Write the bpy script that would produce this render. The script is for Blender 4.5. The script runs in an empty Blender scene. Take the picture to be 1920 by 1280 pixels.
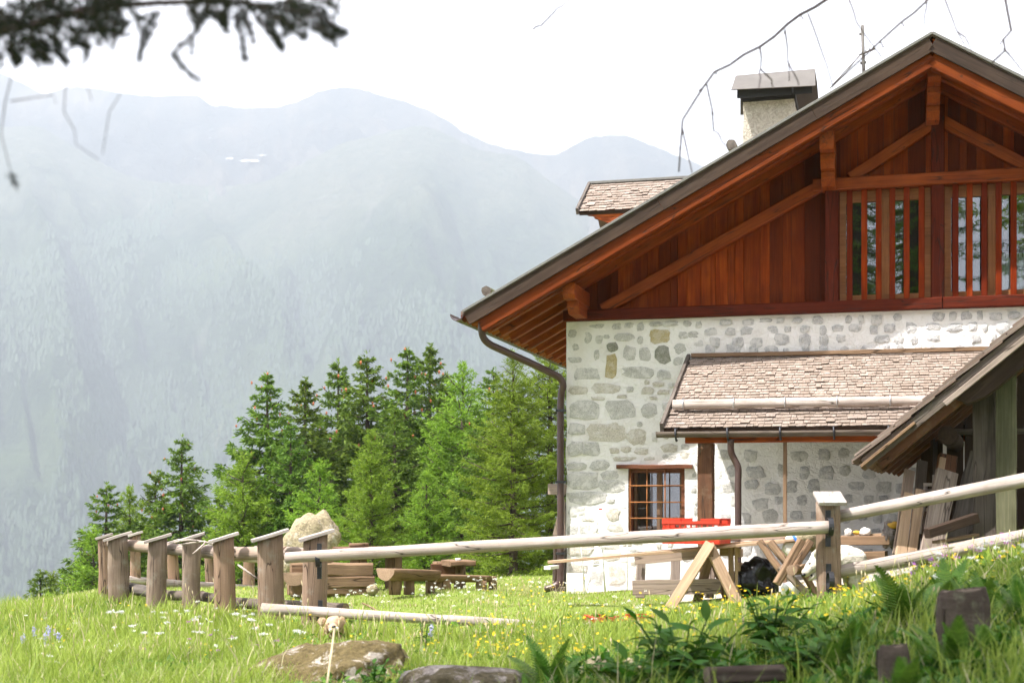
import bpy, bmesh, math, random
import numpy as np
from mathutils import Vector, Matrix, noise as mnoise

random.seed(7)
RNG = np.random.default_rng(11)
SC = bpy.context.scene
COL = SC.collection
rad = math.radians

# ------------------------------------------------------------------ camera, world, sun, exposure
F = 2666.7            # focal length in pixels of the 1920 px wide photograph (50 mm)
HY = 950.0            # horizon row
CZ = 1.1              # eye height above the ground at the house
cam_d = bpy.data.cameras.new('camera')
cam = bpy.data.objects.new('camera', cam_d)
COL.objects.link(cam)
cam.location = (0, 0, CZ)
cam.rotation_euler = (rad(90), 0, 0)
cam_d.sensor_width = 36
cam_d.lens = 50
cam_d.shift_y = (HY - 640) / 1920
cam_d.clip_start = 0.05
cam_d.clip_end = 20000
cam_d.dof.use_dof = True
cam_d.dof.focus_distance = 16.8
cam_d.dof.aperture_fstop = 2.8
SC.camera = cam

SUN_DIR = Vector((-0.85 * math.cos(rad(58)), -0.53 * math.cos(rad(58)), math.sin(rad(58)))).normalized()
world = bpy.data.worlds.new('World')
SC.world = world
world.use_nodes = True
wt = world.node_tree
wt.nodes.clear()
w_out = wt.nodes.new('ShaderNodeOutputWorld')
w_mix = wt.nodes.new('ShaderNodeMixShader')
w_sky = wt.nodes.new('ShaderNodeTexSky')
w_sky.sky_type = 'NISHITA'
w_sky.sun_disc = False
w_sky.sun_elevation = math.asin(SUN_DIR.z)
w_sky.sun_rotation = math.atan2(SUN_DIR.x, SUN_DIR.y)
w_sky.altitude = 1500
w_sky.dust_density = 3.0
w_bg = wt.nodes.new('ShaderNodeBackground')
w_bg.inputs[1].default_value = 0.08
w_cl = wt.nodes.new('ShaderNodeBackground')          # thin bright cloud veil over the whole sky
w_cl.inputs[0].default_value = (0.98, 0.95, 0.995, 1)
w_cl.inputs[1].default_value = 1.15
w_tc = wt.nodes.new('ShaderNodeTexCoord')
w_no = wt.nodes.new('ShaderNodeTexNoise')
w_no.inputs['Scale'].default_value = 2.2
w_no.inputs['Detail'].default_value = 5
w_mr = wt.nodes.new('ShaderNodeMapRange')
w_mr.inputs[1].default_value = 0.3
w_mr.inputs[2].default_value = 0.7
w_mr.inputs[3].default_value = 0.72
w_mr.inputs[4].default_value = 0.97
wt.links.new(w_tc.outputs['Generated'], w_no.inputs['Vector'])
wt.links.new(w_no.outputs[0], w_mr.inputs[0])
wt.links.new(w_sky.outputs[0], w_bg.inputs[0])
wt.links.new(w_mr.outputs[0], w_mix.inputs[0])
wt.links.new(w_bg.outputs[0], w_mix.inputs[1])
wt.links.new(w_cl.outputs[0], w_mix.inputs[2])
wt.links.new(w_mix.outputs[0], w_out.inputs[0])

sun_d = bpy.data.lights.new('sun', 'SUN')
sun_d.energy = 5.0
sun_d.angle = rad(0.6)
sun_d.color = (1.0, 0.965, 0.92)
sun = bpy.data.objects.new('sun', sun_d)
COL.objects.link(sun)
sun.rotation_euler = SUN_DIR.to_track_quat('Z', 'Y').to_euler()
sun.location = (-10, -5, 30)

SC.view_settings.view_transform = 'Standard'
SC.view_settings.look = 'None'
SC.view_settings.exposure = 1.56
SC.view_settings.gamma = 1.0
SC.view_settings.use_curve_mapping = False
SC.render.engine = 'CYCLES'
SC.cycles.use_denoising = True
SC.cycles.max_bounces = 6
SC.cycles.transparent_max_bounces = 12
SC.cycles.volume_bounces = 0
SC.cycles.use_adaptive_sampling = True
SC.cycles.adaptive_threshold = 0.03

# ------------------------------------------------------------------ helpers
def P(px, py, Y):
    return Vector(((px - 960) / F * Y, Y, CZ + (HY - py) / F * Y))

def smooth(a, b, x):
    t = np.clip((x - a) / (b - a), 0, 1)
    return t * t * (3 - 2 * t)

def tag(o, label=None, cat=None, group=None, kind=None):
    if label: o['label'] = label
    if cat: o['category'] = cat
    if group: o['group'] = group
    if kind: o['kind'] = kind
    return o

def empty(name, loc=(0, 0, 0), rz=0, label=None, cat=None, group=None):
    o = bpy.data.objects.new(name, None)
    COL.objects.link(o)
    o.location = loc
    o.rotation_euler = (0, 0, rz)
    return tag(o, label, cat, group)

def mk(name, verts, faces, mat, parent=None, mw=None, sm=False, idx=None):
    me = bpy.data.meshes.new(name)
    me.from_pydata([tuple(v) for v in verts], [], faces)
    for m in (mat if isinstance(mat, (list, tuple)) else [mat]):
        me.materials.append(m)
    if idx is not None:
        me.polygons.foreach_set('material_index', idx)
    if sm:
        me.polygons.foreach_set('use_smooth', [True] * len(me.polygons))
    me.update()
    o = bpy.data.objects.new(name, me)
    COL.objects.link(o)
    o.parent = parent
    if mw is not None:
        o.matrix_basis = mw
    return o

def mk_np(name, V, Q, mat, parent=None, attr=None, sm=False, tri=False):
    """big meshes from numpy arrays: V (n,3), Q (m,4) or (m,3)"""
    k = 3 if tri else 4
    me = bpy.data.meshes.new(name)
    me.vertices.add(len(V))
    me.vertices.foreach_set('co', np.asarray(V, dtype=np.float32).ravel())
    me.loops.add(len(Q) * k)
    me.loops.foreach_set('vertex_index', np.asarray(Q, dtype=np.int32).ravel())
    me.polygons.add(len(Q))
    me.polygons.foreach_set('loop_start', np.arange(0, len(Q) * k, k, dtype=np.int32))
    me.polygons.foreach_set('loop_total', np.full(len(Q), k, dtype=np.int32))
    if sm:
        me.polygons.foreach_set('use_smooth', np.ones(len(Q), dtype=bool))
    me.update(calc_edges=True)
    if attr is not None:
        a = me.attributes.new('tint', 'FLOAT', 'POINT')
        a.data.foreach_set('value', np.asarray(attr, dtype=np.float32))
    me.materials.append(mat)
    o = bpy.data.objects.new(name, me)
    COL.objects.link(o)
    o.parent = parent
    return o

def frame(p0, d, up=Vector((0, 0, 1))):
    x = Vector(d).normalized()
    up = Vector(up)
    if abs(x.dot(up)) > 0.99:
        up = Vector((0, 1, 0)) if abs(x.y) < 0.9 else Vector((1, 0, 0))
    y = up.cross(x).normalized()
    z = x.cross(y)
    m = Matrix((x, y, z)).transposed().to_4x4()
    m.translation = p0
    return m

def beam(name, p0, p1, w, h, mat, parent=None, up=(0, 0, 1), ch=None, seg=1, wob=0.0, twist=0.0, taper=1.0, slant=0.0):
    """chamfered timber along its own X axis, w across, h along up"""
    p0, p1 = Vector(p0), Vector(p1)
    L = (p1 - p0).length
    ch = min(w, h) * 0.08 if ch is None else ch
    a, b = w / 2, h / 2
    prof = [(-a + ch, -b), (a - ch, -b), (a, -b + ch), (a, b - ch), (a - ch, b), (-a + ch, b), (-a, b - ch), (-a, -b + ch)]
    vs, fs = [], []
    for i in range(seg + 1):
        t = i / seg
        s = 1 + (taper - 1) * t
        oy, oz = random.uniform(-wob, wob), random.uniform(-wob, wob)
        tw = twist * t
        for (y, z) in prof:
            y2 = y * math.cos(tw) - z * math.sin(tw)
            z2 = y * math.sin(tw) + z * math.cos(tw)
            x = L * t
            if i in (0, seg): x += slant * z2 * (1 if i else -1)
            vs.append((x, y2 * s + oy, z2 * s + oz))
    for i in range(seg):
        for k in range(8):
            k2 = (k + 1) % 8
            fs.append((i * 8 + k, i * 8 + k2, (i + 1) * 8 + k2, (i + 1) * 8 + k))
    fs.append(tuple(range(7, -1, -1)))
    fs.append(tuple(seg * 8 + k for k in range(8)))
    return mk(name, vs, fs, mat, parent, frame(p0, p1 - p0, up))

def log(name, p0, p1, r0, r1, mat, parent=None, n=14, seg=12, wob=0.06, bow=0.0, end=None, half=False, up=(0, 0, 1), sq=1.0, seed=None):
    """round (or half round) pole along its own X axis with an uneven skin"""
    p0, p1 = Vector(p0), Vector(p1)
    L = (p1 - p0).length
    rs = random.Random(seed if seed is not None else random.random())
    off = rs.uniform(0, 99)
    vs, fs, idx = [], [], []
    for i in range(seg + 1):
        t = i / seg
        r = r0 + (r1 - r0) * t
        by = bow * math.sin(math.pi * t) + wob * r0 * 0.8 * mnoise.noise((off, t * L * 0.9, 3.1))
        bz = wob * r0 * 0.8 * mnoise.noise((off + 9, t * L * 0.9, 7.7))
        for k in range(n):
            a = 2 * math.pi * k / n
            y, z = math.cos(a), math.sin(a)
            rr = r * (1 + wob * 1.6 * mnoise.noise((y * 1.4 + off, z * 1.4, t * L * 1.7)))
            z2 = z
            if half and z > 0: z2 = 0.06 * z
            vs.append((t * L, y * rr + by, z2 * rr * sq + bz))
    for i in range(seg):
        for k in range(n):
            k2 = (k + 1) % n
            fs.append((i * n + k, i * n + k2, (i + 1) * n + k2, (i + 1) * n + k)); idx.append(0)
    c0 = len(vs); vs.append((-0.004, 0, -0.2 * r0 if half else 0)); vs.append((L + 0.004, 0, -0.2 * r1 if half else 0))
    for k in range(n):
        k2 = (k + 1) % n
        fs.append((c0, k2, k)); idx.append(1 if end else 0)
        fs.append((c0 + 1, seg * n + k, seg * n + k2)); idx.append(1 if end else 0)
    o = mk(name, vs, fs, [mat, end] if end else mat, parent, frame(p0, p1 - p0, up), idx=idx)
    me = o.data
    sm = [len(p.vertices) == 4 for p in me.polygons]
    me.polygons.foreach_set('use_smooth', sm)
    return o

def tube(name, pts, r, mat, parent=None, n=8, radii=None, sub=1):
    """a pipe, wire or twig through points"""
    pts = [Vector(p) for p in pts]
    if sub > 1 and len(pts) > 2:
        out = []
        for i in range(len(pts) - 1):
            a = pts[max(0, i - 1)]; b = pts[i]; c = pts[i + 1]; d = pts[min(len(pts) - 1, i + 2)]
            for k in range(sub):
                t = k / sub
                out.append(0.5 * ((2 * b) + (c - a) * t + (2 * a - 5 * b + 4 * c - d) * t * t + (3 * b - a - 3 * c + d) * t ** 3))
        out.append(pts[-1]); 
        if radii is not None:
            radii = list(np.interp(np.linspace(0, 1, len(out)), np.linspace(0, 1, len(radii)), radii))
        pts = out
    vs, fs = tube_geo(pts, r if radii is None else radii, n)
    return mk(name, vs, fs, mat, parent, sm=True)

def tube_geo(pts, r, n=8, base=0):
    vs, fs = [], []
    prev = None
    for i, p in enumerate(pts):
        d = (pts[min(i + 1, len(pts) - 1)] - pts[max(i - 1, 0)]).normalized()
        if prev is None:
            ref = Vector((0, 0, 1)) if abs(d.z) < 0.9 else Vector((0, 1, 0))
            y = ref.cross(d).normalized()
        else:
            y = (prev - d * prev.dot(d)).normalized()
        prev = y
        z = d.cross(y)
        rr = r[i] if isinstance(r, (list, tuple, np.ndarray)) else r
        for k in range(n):
            a = 2 * math.pi * k / n
            vs.append(p + (y * math.cos(a) + z * math.sin(a)) * rr)
    m = len(pts)
    for i in range(m - 1):
        for k in range(n):
            k2 = (k + 1) % n
            fs.append((base + i * n + k, base + i * n + k2, base + (i + 1) * n + k2, base + (i + 1) * n + k))
    fs.append(tuple(base + k for k in range(n - 1, -1, -1)))
    fs.append(tuple(base + (m - 1) * n + k for k in range(n)))
    return vs, fs

def slab(name, poly, thick, mat, parent, origin=(0, 0, 0), A=(1, 0, 0), B=(0, 0, 1), long_b=False, ch=0.0):
    """extruded polygon: poly in (A, B) coordinates about origin, thickness along A x B (negative = away). X of the object runs along the grain"""
    A, B = Vector(A).normalized(), Vector(B).normalized()
    L, S = (B, A) if long_b else (A, B)
    Nn = L.cross(S)
    m = Matrix((L, S, Nn)).transposed().to_4x4()
    m.translation = Vector(origin)
    sgn = 1 if (A.cross(B)).dot(Nn) > 0 else -1
    pts = [((b, a) if long_b else (a, b)) for a, b in poly]
    n = len(pts)
    vs = [(x, y, 0) for x, y in pts] + [(x, y, thick * sgn) for x, y in pts]
    fs = [tuple(range(n)), tuple(range(2 * n - 1, n - 1, -1))]
    for i in range(n):
        j = (i + 1) % n
        fs.append((i, j, n + j, n + i))
    o = mk(name, vs, fs, mat, parent, m)
    bm = bmesh.new(); bm.from_mesh(o.data)
    bmesh.ops.recalc_face_normals(bm, faces=bm.faces)
    if ch > 0:
        bmesh.ops.bevel(bm, geom=list(bm.edges), offset=ch, segments=1, affect='EDGES', clamp_overlap=True)
    bm.to_mesh(o.data); bm.free()
    return o

def boxes(name, lst, mat, parent=None, mw=None):
    """several boxes that form ONE part: (x0,y0,z0,x1,y1,z1)"""
    vs, fs = [], []
    for (x0, y0, z0, x1, y1, z1) in lst:
        b = len(vs)
        vs += [(x0, y0, z0), (x1, y0, z0), (x1, y1, z0), (x0, y1, z0), (x0, y0, z1), (x1, y0, z1), (x1, y1, z1), (x0, y1, z1)]
        fs += [tuple(b + i for i in q) for q in ((3, 2, 1, 0), (4, 5, 6, 7), (0, 1, 5, 4), (1, 2, 6, 5), (2, 3, 7, 6), (3, 0, 4, 7))]
    return mk(name, vs, fs, mat, parent, mw)

def rock(name, loc, size, mat, seed=0, sub=4, rough=0.35, parent=None, rz=0.0, flat=0.0):
    bm = bmesh.new()
    bmesh.ops.create_icosphere(bm, subdivisions=sub, radius=1)
    for v in bm.verts:
        c = v.co.copy()
        d = mnoise.fractal(c * 1.1 + Vector((seed * 7.3, seed, 2)), 1.0, 2.0, 5) * rough
        d += 0.5 * rough * (0.5 - mnoise.cell(c * 1.7 + Vector((seed, 3, seed))) ) * 0.4
        c = c * (1 + d)
        if flat and c.z > flat: c.z = flat + (c.z - flat) * 0.3
        v.co = Vector((c.x * size[0], c.y * size[1], c.z * size[2]))
    me = bpy.data.meshes.new(name); bm.to_mesh(me); bm.free()
    me.polygons.foreach_set('use_smooth', [True] * len(me.polygons))
    me.materials.append(mat)
    o = bpy.data.objects.new(name, me); COL.objects.link(o)
    o.location = loc; o.rotation_euler = (0, 0, rz); o.parent = parent
    return o

# ------------------------------------------------------------------ materials
class NT:
    def __init__(s, name):
        s.m = bpy.data.materials.new(name); s.m.use_nodes = True
        s.t = s.m.node_tree; s.t.nodes.clear()
        s.out = s.t.nodes.new('ShaderNodeOutputMaterial')
    def n(s, typ, ins=None, **props):
        nd = s.t.nodes.new('ShaderNode' + typ)
        for k, v in props.items(): setattr(nd, k, v)
        for k, v in (ins or {}).items():
            sk = nd.inputs[k]
            if isinstance(v, tuple) and len(v) == 2 and hasattr(v[0], 'outputs'): s.t.links.new(v[0].outputs[v[1]], sk)
            elif hasattr(v, 'outputs'): s.t.links.new(v.outputs[0], sk)
            elif isinstance(v, (tuple, list)) and len(v) == 3 and sk.type == 'RGBA': sk.default_value = (*v, 1)
            else: sk.default_value = v
        return nd
    def ramp(s, fac, stops, mode='LINEAR'):
        nd = s.n('ValToRGB', {0: fac})
        nd.color_ramp.interpolation = mode
        e = nd.color_ramp.elements
        while len(e) < len(stops): e.new(0.5)
        for el, (p, c) in zip(e, stops):
            el.position = p; el.color = (c, c, c, 1) if isinstance(c, (int, float)) else (*c, 1)
        return nd
    def mix(s, fac, a, b, mode='MIX'):
        return s.n('MixRGB', {0: fac, 1: a, 2: b}, blend_type=mode)
    def math(s, op, a, b=0.0):
        return s.n('Math', {0: a, 1: b}, operation=op)
    def coord(s, kind='Object', rnd=31.0, scale=(1, 1, 1)):
        tc = s.n('TexCoord'); src = (tc, kind)
        if rnd:
            oi = s.n('ObjectInfo'); s.rnd = (oi, 'Random')
            mul = s.n('VectorMath', {0: (1.0, 0.63, 0.37), 'Scale': s.math('MULTIPLY', s.rnd, rnd)}, operation='SCALE')
            src = s.n('VectorMath', {0: src, 1: mul}, operation='ADD')
        return s.n('Mapping', {'Vector': src, 'Scale': scale})
    def bsdf(s, col, rough=0.8, bump=None, bs=0.3, bd=0.01, spec=0.3, **kw):
        ins = {'Base Color': col, 'Roughness': rough, 'Specular IOR Level': spec}
        ins.update(kw)
        if bump is not None:
            ins['Normal'] = s.n('Bump', {'Height': bump, 'Strength': bs, 'Distance': bd})
        b = s.n('BsdfPrincipled', ins)
        s.t.links.new(b.outputs[0], s.out.inputs[0])
        return s.m

def wood(name, c1, c2, c3=None, rough=0.7, spec=0.25, grain=22.0, bs=0.5, knots=0.35, vary=0.5, crack=0.0, lich=None):
    """grain along the object's own X axis; c3 = the colour a random piece drifts to"""
    t = NT(name)
    v = t.coord(scale=(1.1, grain, grain))
    n1 = t.n('TexNoise', {'Vector': v, 'Scale': 1.0, 'Detail': 6, 'Roughness': 0.6, 'Distortion': 0.6})
    col = t.ramp(n1, [(0.3, c1), (0.72, c2)])
    v2 = t.coord(scale=(2.5, 4, 4))
    n2 = t.n('TexNoise', {'Vector': v2, 'Scale': 1.3, 'Detail': 4})
    col = t.mix(t.ramp(n2, [(0.35, 0.0), (0.7, 0.55)]), col, tuple(x * 0.55 for x in c1))
    if c3:
        col = t.mix(t.ramp(t.rnd, [(0.1, 0.0), (0.9, vary)]), col, c3)
    n3 = t.n('TexNoise', {'Vector': t.coord(scale=(3.0, 90, 90)), 'Scale': 1.0, 'Detail': 3})
    col = t.mix(0.35, col, t.ramp(n3, [(0.3, 0.25), (0.65, 1.0)]), 'MULTIPLY')
    hgt = t.math('ADD', n1, t.math('MULTIPLY', n3, 0.5))
    if knots:
        vo = t.n('TexVoronoi', {'Vector': t.coord(scale=(2.2, 6, 6)), 'Scale': 1.0})
        k = t.ramp((vo, 'Distance'), [(0.05, knots), (0.16, 0.0)])
        col = t.mix(k, col, tuple(x * 0.25 for x in c1))
    if crack:
        nc = t.n('TexNoise', {'Vector': t.coord(scale=(0.7, 9, 9)), 'Scale': 1.0, 'Detail': 2, 'Distortion': 0.3})
        ck = t.ramp(t.math('ABSOLUTE', t.math('SUBTRACT', nc, 0.5)), [(0.0, crack), (0.012, 0.0)])
        col = t.mix(ck, col, (0.02, 0.014, 0.01))
        hgt = t.math('SUBTRACT', hgt, t.math('MULTIPLY', ck, 1.5))
    if lich:
        nl = t.n('TexNoise', {'Vector': t.coord(scale=(3, 3, 3)), 'Scale': 2.0, 'Detail': 6, 'Roughness': 0.7})
        col = t.mix(t.ramp(nl, [(0.55, 0.0), (0.72, 0.6)]), col, lich)
    return t.bsdf(col, rough, hgt, bs, 0.004, spec)

M = {}
M['planks'] = wood('varnished_planks', (0.20, 0.024, 0.003), (0.42, 0.088, 0.010), (0.062, 0.012, 0.004), rough=0.65, spec=0.06, vary=0.9)
M['beam'] = wood('varnished_beams', (0.27, 0.050, 0.007), (0.44, 0.110, 0.016), (0.20, 0.034, 0.007), rough=0.6, spec=0.15, crack=0.8)
M['barge'] = wood('shade_toned_rafter', (0.17, 0.034, 0.007), (0.30, 0.076, 0.014), (0.14, 0.026, 0.007), rough=0.7, spec=0.06, crack=0.9)  # darker copy of the beam colour; the front's partial shade is put into it
M['redbeam'] = wood('dark_red_beam', (0.095, 0.015, 0.007), (0.16, 0.030, 0.011), (0.085, 0.016, 0.008), rough=0.65, spec=0.06, crack=0.9)
M['slat'] = wood('window_slats', (0.20, 0.022, 0.003), (0.38, 0.062, 0.006), (0.10, 0.012, 0.004), rough=0.65, spec=0.06, vary=0.8, knots=0.1)
M['lightwood'] = wood('pale_varnished', (0.32, 0.12, 0.035), (0.47, 0.19, 0.06), rough=0.5)
M['soffit'] = wood('soffit_boards', (0.33, 0.070, 0.009), (0.50, 0.135, 0.018), (0.26, 0.05, 0.008), rough=0.7, spec=0.1)
M['fascia'] = wood('weathered_fascia', (0.035, 0.021, 0.015), (0.085, 0.054, 0.037), (0.06, 0.034, 0.02), rough=0.85, crack=0.6)
M['grey'] = wood('grey_weathered', (0.26, 0.20, 0.16), (0.46, 0.38, 0.33), (0.36, 0.26, 0.19), rough=0.9, spec=0.1, crack=0.8, vary=0.6)
M['rail'] = wood('pale_pole', (0.38, 0.31, 0.265), (0.60, 0.525, 0.475), (0.42, 0.34, 0.29), rough=0.85, spec=0.15, crack=0.9, knots=0.45, grain=14, lich=(0.27, 0.20, 0.15))
M['oldgrey'] = wood('dark_weathered', (0.10, 0.085, 0.075), (0.22, 0.19, 0.165), (0.15, 0.11, 0.08), rough=0.9, crack=0.7, spec=0.1)
M['post'] = wood('fence_post', (0.19, 0.135, 0.10), (0.37, 0.28, 0.215), (0.32, 0.20, 0.13), rough=0.9, spec=0.1, crack=0.9, vary=0.7, grain=12, lich=(0.30, 0.29, 0.24))
M['greenpost'] = wood('greenish_post', (0.10, 0.10, 0.055), (0.20, 0.19, 0.12), (0.2, 0.18, 0.14), rough=0.9, spec=0.1)  # plain greenish wood tone
M['cap'] = wood('cap_boards', (0.42, 0.36, 0.32), (0.60, 0.53, 0.49), rough=0.9, spec=0.1, crack=0.6)
M['fresh'] = wood('fresh_sawn', (0.44, 0.285, 0.175), (0.61, 0.44, 0.30), (0.52, 0.35, 0.22), rough=0.75, spec=0.2, knots=0.5)
M['hewn'] = wood('hewn_timber', (0.20, 0.125, 0.075), (0.38, 0.26, 0.165), (0.22, 0.135, 0.08), rough=0.85, spec=0.1, crack=0.9, grain=9)
M['endgrain'] = wood('end_grain', (0.26, 0.17, 0.11), (0.40, 0.28, 0.19), rough=0.9, spec=0.1, grain=1.2, bs=0.8)
M['porchpost'] = wood('porch_post', (0.10, 0.045, 0.022), (0.23, 0.11, 0.055), (0.15, 0.06, 0.03), rough=0.8, crack=0.9, grain=10, lich=(0.20, 0.15, 0.10))
M['rusty'] = wood('window_frame_wood', (0.13, 0.045, 0.022), (0.26, 0.10, 0.05), rough=0.8, crack=0.6)
M['shingle'] = wood('grey_shingle', (0.27, 0.212, 0.175), (0.42, 0.345, 0.295), (0.24, 0.185, 0.145), rough=0.85, spec=0.15, grain=10, knots=0, vary=0.7)
M['darkshingle'] = wood('dark_shingle', (0.16, 0.12, 0.10), (0.34, 0.27, 0.23), (0.2, 0.14, 0.11), rough=0.9, spec=0.1, grain=8, knots=0, vary=0.8)
M['bark'] = wood('tree_bark', (0.07, 0.05, 0.04), (0.16, 0.12, 0.10), rough=0.95, spec=0.05, grain=6, bs=1.0)
M['stumpbark'] = wood('stump_bark', (0.06, 0.045, 0.036), (0.19, 0.15, 0.12), rough=0.95, spec=0.05, grain=5, bs=1.0, lich=(0.24, 0.26, 0.17))

M['stumptop'] = wood('stump_cut', (0.13, 0.10, 0.075), (0.26, 0.21, 0.165), rough=0.95, spec=0.05, grain=6, bs=1.0)

def plain(name, col, rough=0.5, metal=0.0, noise=0.0, bs=0.2, scale=20, spec=0.5, **kw):
    t = NT(name)
    v = t.coord(rnd=17)
    n1 = t.n('TexNoise', {'Vector': v, 'Scale': scale, 'Detail': 5})
    c = t.mix(t.ramp(n1, [(0.35, 0.0), (0.7, noise)]), col, tuple(x * 0.45 for x in col)) if noise else col
    return t.bsdf(c, rough, n1, bs, 0.003, spec, Metallic=metal, **kw)

M['gutter'] = plain('brown_metal', (0.085, 0.05, 0.042), 0.38, 0.25, 0.3)
M['iron'] = plain('forged_iron', (0.05, 0.05, 0.055), 0.45, 0.7, 0.4)
M['steel'] = plain('galvanised_steel', (0.55, 0.56, 0.57), 0.4, 0.8, 0.3)
M['flash'] = plain('edge_flashing', (0.17, 0.165, 0.15), 0.55, 0.3, 0.4)
M['hood'] = plain('chimney_sheet', (0.13, 0.118, 0.108), 0.75, 0.1, 0.35, scale=5)
M['blackmetal'] = plain('black_metal', (0.02, 0.02, 0.02), 0.8)  # plain near-black metal for the parts under the hood
M['red'] = plain('red_plastic', (0.72, 0.035, 0.008), 0.38, 0, 0.12, Transmission_Weight=0.0) if False else plain('red_plastic', (0.52, 0.038, 0.012), 0.45, 0, 0.12)
M['black'] = plain('black_foil', (0.012, 0.012, 0.014), 0.22, 0, 0.0)
M['white'] = plain('white_plastic', (0.75, 0.75, 0.74), 0.5, 0, 0.1)
M['bluep'] = plain('blue_print', (0.03, 0.16, 0.6), 0.5)
M['yellow'] = plain('yellow_plastic', (0.50, 0.29, 0.03), 0.6, 0, 0.1)
M['whitebox'] = plain('white_panel', (0.78, 0.74, 0.68), 0.7, 0, 0.15, scale=4)
M['dark'] = plain('painted_room_dark', (0.02, 0.016, 0.012), 0.9)  # room darkness put into the colour of the gable backing
M['curtain'] = plain('curtain_cloth', (0.55, 0.6, 0.6), 0.9)
M['brownin'] = plain('inner_wood', (0.16, 0.09, 0.05), 0.7)
M['nose'] = plain('dog_nose', (0.012, 0.010, 0.010), 0.3)
M['moss'] = plain('roof_moss', (0.16, 0.17, 0.09), 0.95, 0, 0.5, bs=1.0)

def plaster():
    t = NT('rough_plaster')
    v = t.coord(rnd=0)
    a = t.n('TexNoise', {'Vector': v, 'Scale': 2.2, 'Detail': 6, 'Roughness': 0.65})
    b = t.n('TexNoise', {'Vector': v, 'Scale': 26, 'Detail': 5, 'Roughness': 0.7, 'Distortion': 0.8})
    c = t.n('TexNoise', {'Vector': v, 'Scale': 9, 'Detail': 5, 'Roughness': 0.65, 'Distortion': 1.5})
    col = t.ramp(a, [(0.25, (0.74, 0.70, 0.66)), (0.5, (0.84, 0.815, 0.79)), (0.8, (0.88, 0.86, 0.85))])
    col = t.mix(t.ramp(c, [(0.60, 0.0), (0.74, 0.3)]), col, (0.50, 0.44, 0.37))
    h = t.math('ADD', t.math('MULTIPLY', b, 0.6), c)
    return t.bsdf(col, 0.95, h, 0.9, 0.03, 0.1)
M['plaster'] = plaster()

def stone(name, c1, c2, smear=0.6):
    t = NT(name)
    v = t.coord(rnd=23)
    a = t.n('TexNoise', {'Vector': v, 'Scale': 70, 'Detail': 3, 'Roughness': 0.8})
    b = t.n('TexNoise', {'Vector': v, 'Scale': 6, 'Detail': 5})
    col = t.ramp(a, [(0.34, tuple(x * 0.5 for x in c1)), (0.47, c1), (0.62, c2)])
    col = t.mix(t.ramp(t.rnd, [(0, 0.0), (1, 0.35)]), col, tuple(x * 0.75 for x in c1))
    col = t.mix(t.ramp(b, [(0.3, 0.3), (0.6, 0.0)]), col, c2)
    n2 = t.n('TexNoise', {'Vector': v, 'Scale': 11, 'Detail': 7, 'Roughness': 0.75})
    thr = t.math('ADD', n2, t.math('MULTIPLY', t.rnd, 0.10))
    col = t.mix(t.ramp(thr, [(0.53, 0.0), (0.62, smear)]), col, (0.76, 0.735, 0.70))
    return t.bsdf(col, 0.9, t.math('ADD', a, b), 0.8, 0.012, 0.2)
M['granite'] = stone('granite', (0.47, 0.455, 0.425), (0.61, 0.60, 0.57), 0.55)
M['bluegranite'] = stone('blue_granite', (0.45, 0.44, 0.435), (0.59, 0.585, 0.58), 0.55)
M['tan'] = stone('tan_stone', (0.52, 0.475, 0.40), (0.65, 0.61, 0.54), 0.5)
M['ochre'] = stone('ochre_stone', (0.42, 0.34, 0.17), (0.56, 0.48, 0.30), 0.25)
M['darkstone'] = stone('dark_green_stone', (0.22, 0.22, 0.18), (0.34, 0.33, 0.28), 0.2)

def boulder(name, base, light, moss, amt):
    t = NT(name)
    v = t.coord(rnd=13)
    a = t.n('TexNoise', {'Vector': v, 'Scale': 4, 'Detail': 8, 'Roughness': 0.7})
    b = t.n('TexNoise', {'Vector': v, 'Scale': 30, 'Detail': 4, 'Roughness': 0.7})
    c = t.n('TexNoise', {'Vector': v, 'Scale': 4.5, 'Detail': 9, 'Roughness': 0.75, 'Distortion': 0.8})
    lv = t.n('TexNoise', {'Vector': v, 'Scale': 11, 'Detail': 9, 'Roughness': 0.8})
    col = t.ramp(t.math('ADD', t.math('MULTIPLY', a, 0.45), t.math('MULTIPLY', lv, 0.55)), [(0.42, base), (0.58, light)])
    col = t.mix(t.ramp(b, [(0.35, 0.5), (0.55, 0.0)]), col, tuple(x * 0.4 for x in base))
    ms = t.ramp(c, [(0.5 - amt, 1.0), (0.56 - amt * 0.6, 0.0)])
    mc = t.ramp(b, [(0.35, moss), (0.65, tuple(x * 1.9 for x in moss))])
    col = t.mix(ms, col, mc)
    return t.bsdf(col, 0.95, t.math('ADD', t.math('MULTIPLY', a, 1.5), b), 0.9, 0.03, 0.1)
M['mossrock'] = boulder('mossy_boulder', (0.26, 0.22, 0.18), (0.48, 0.43, 0.36), (0.085, 0.065, 0.03), -0.015)
M['darkrock'] = boulder('dark_rock', (0.17, 0.145, 0.13), (0.36, 0.32, 0.29), (0.06, 0.05, 0.03), 0.02)
M['palerock'] = boulder('pale_rock', (0.42, 0.355, 0.27), (0.58, 0.52, 0.43), (0.24, 0.20, 0.13), -0.06)

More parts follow.
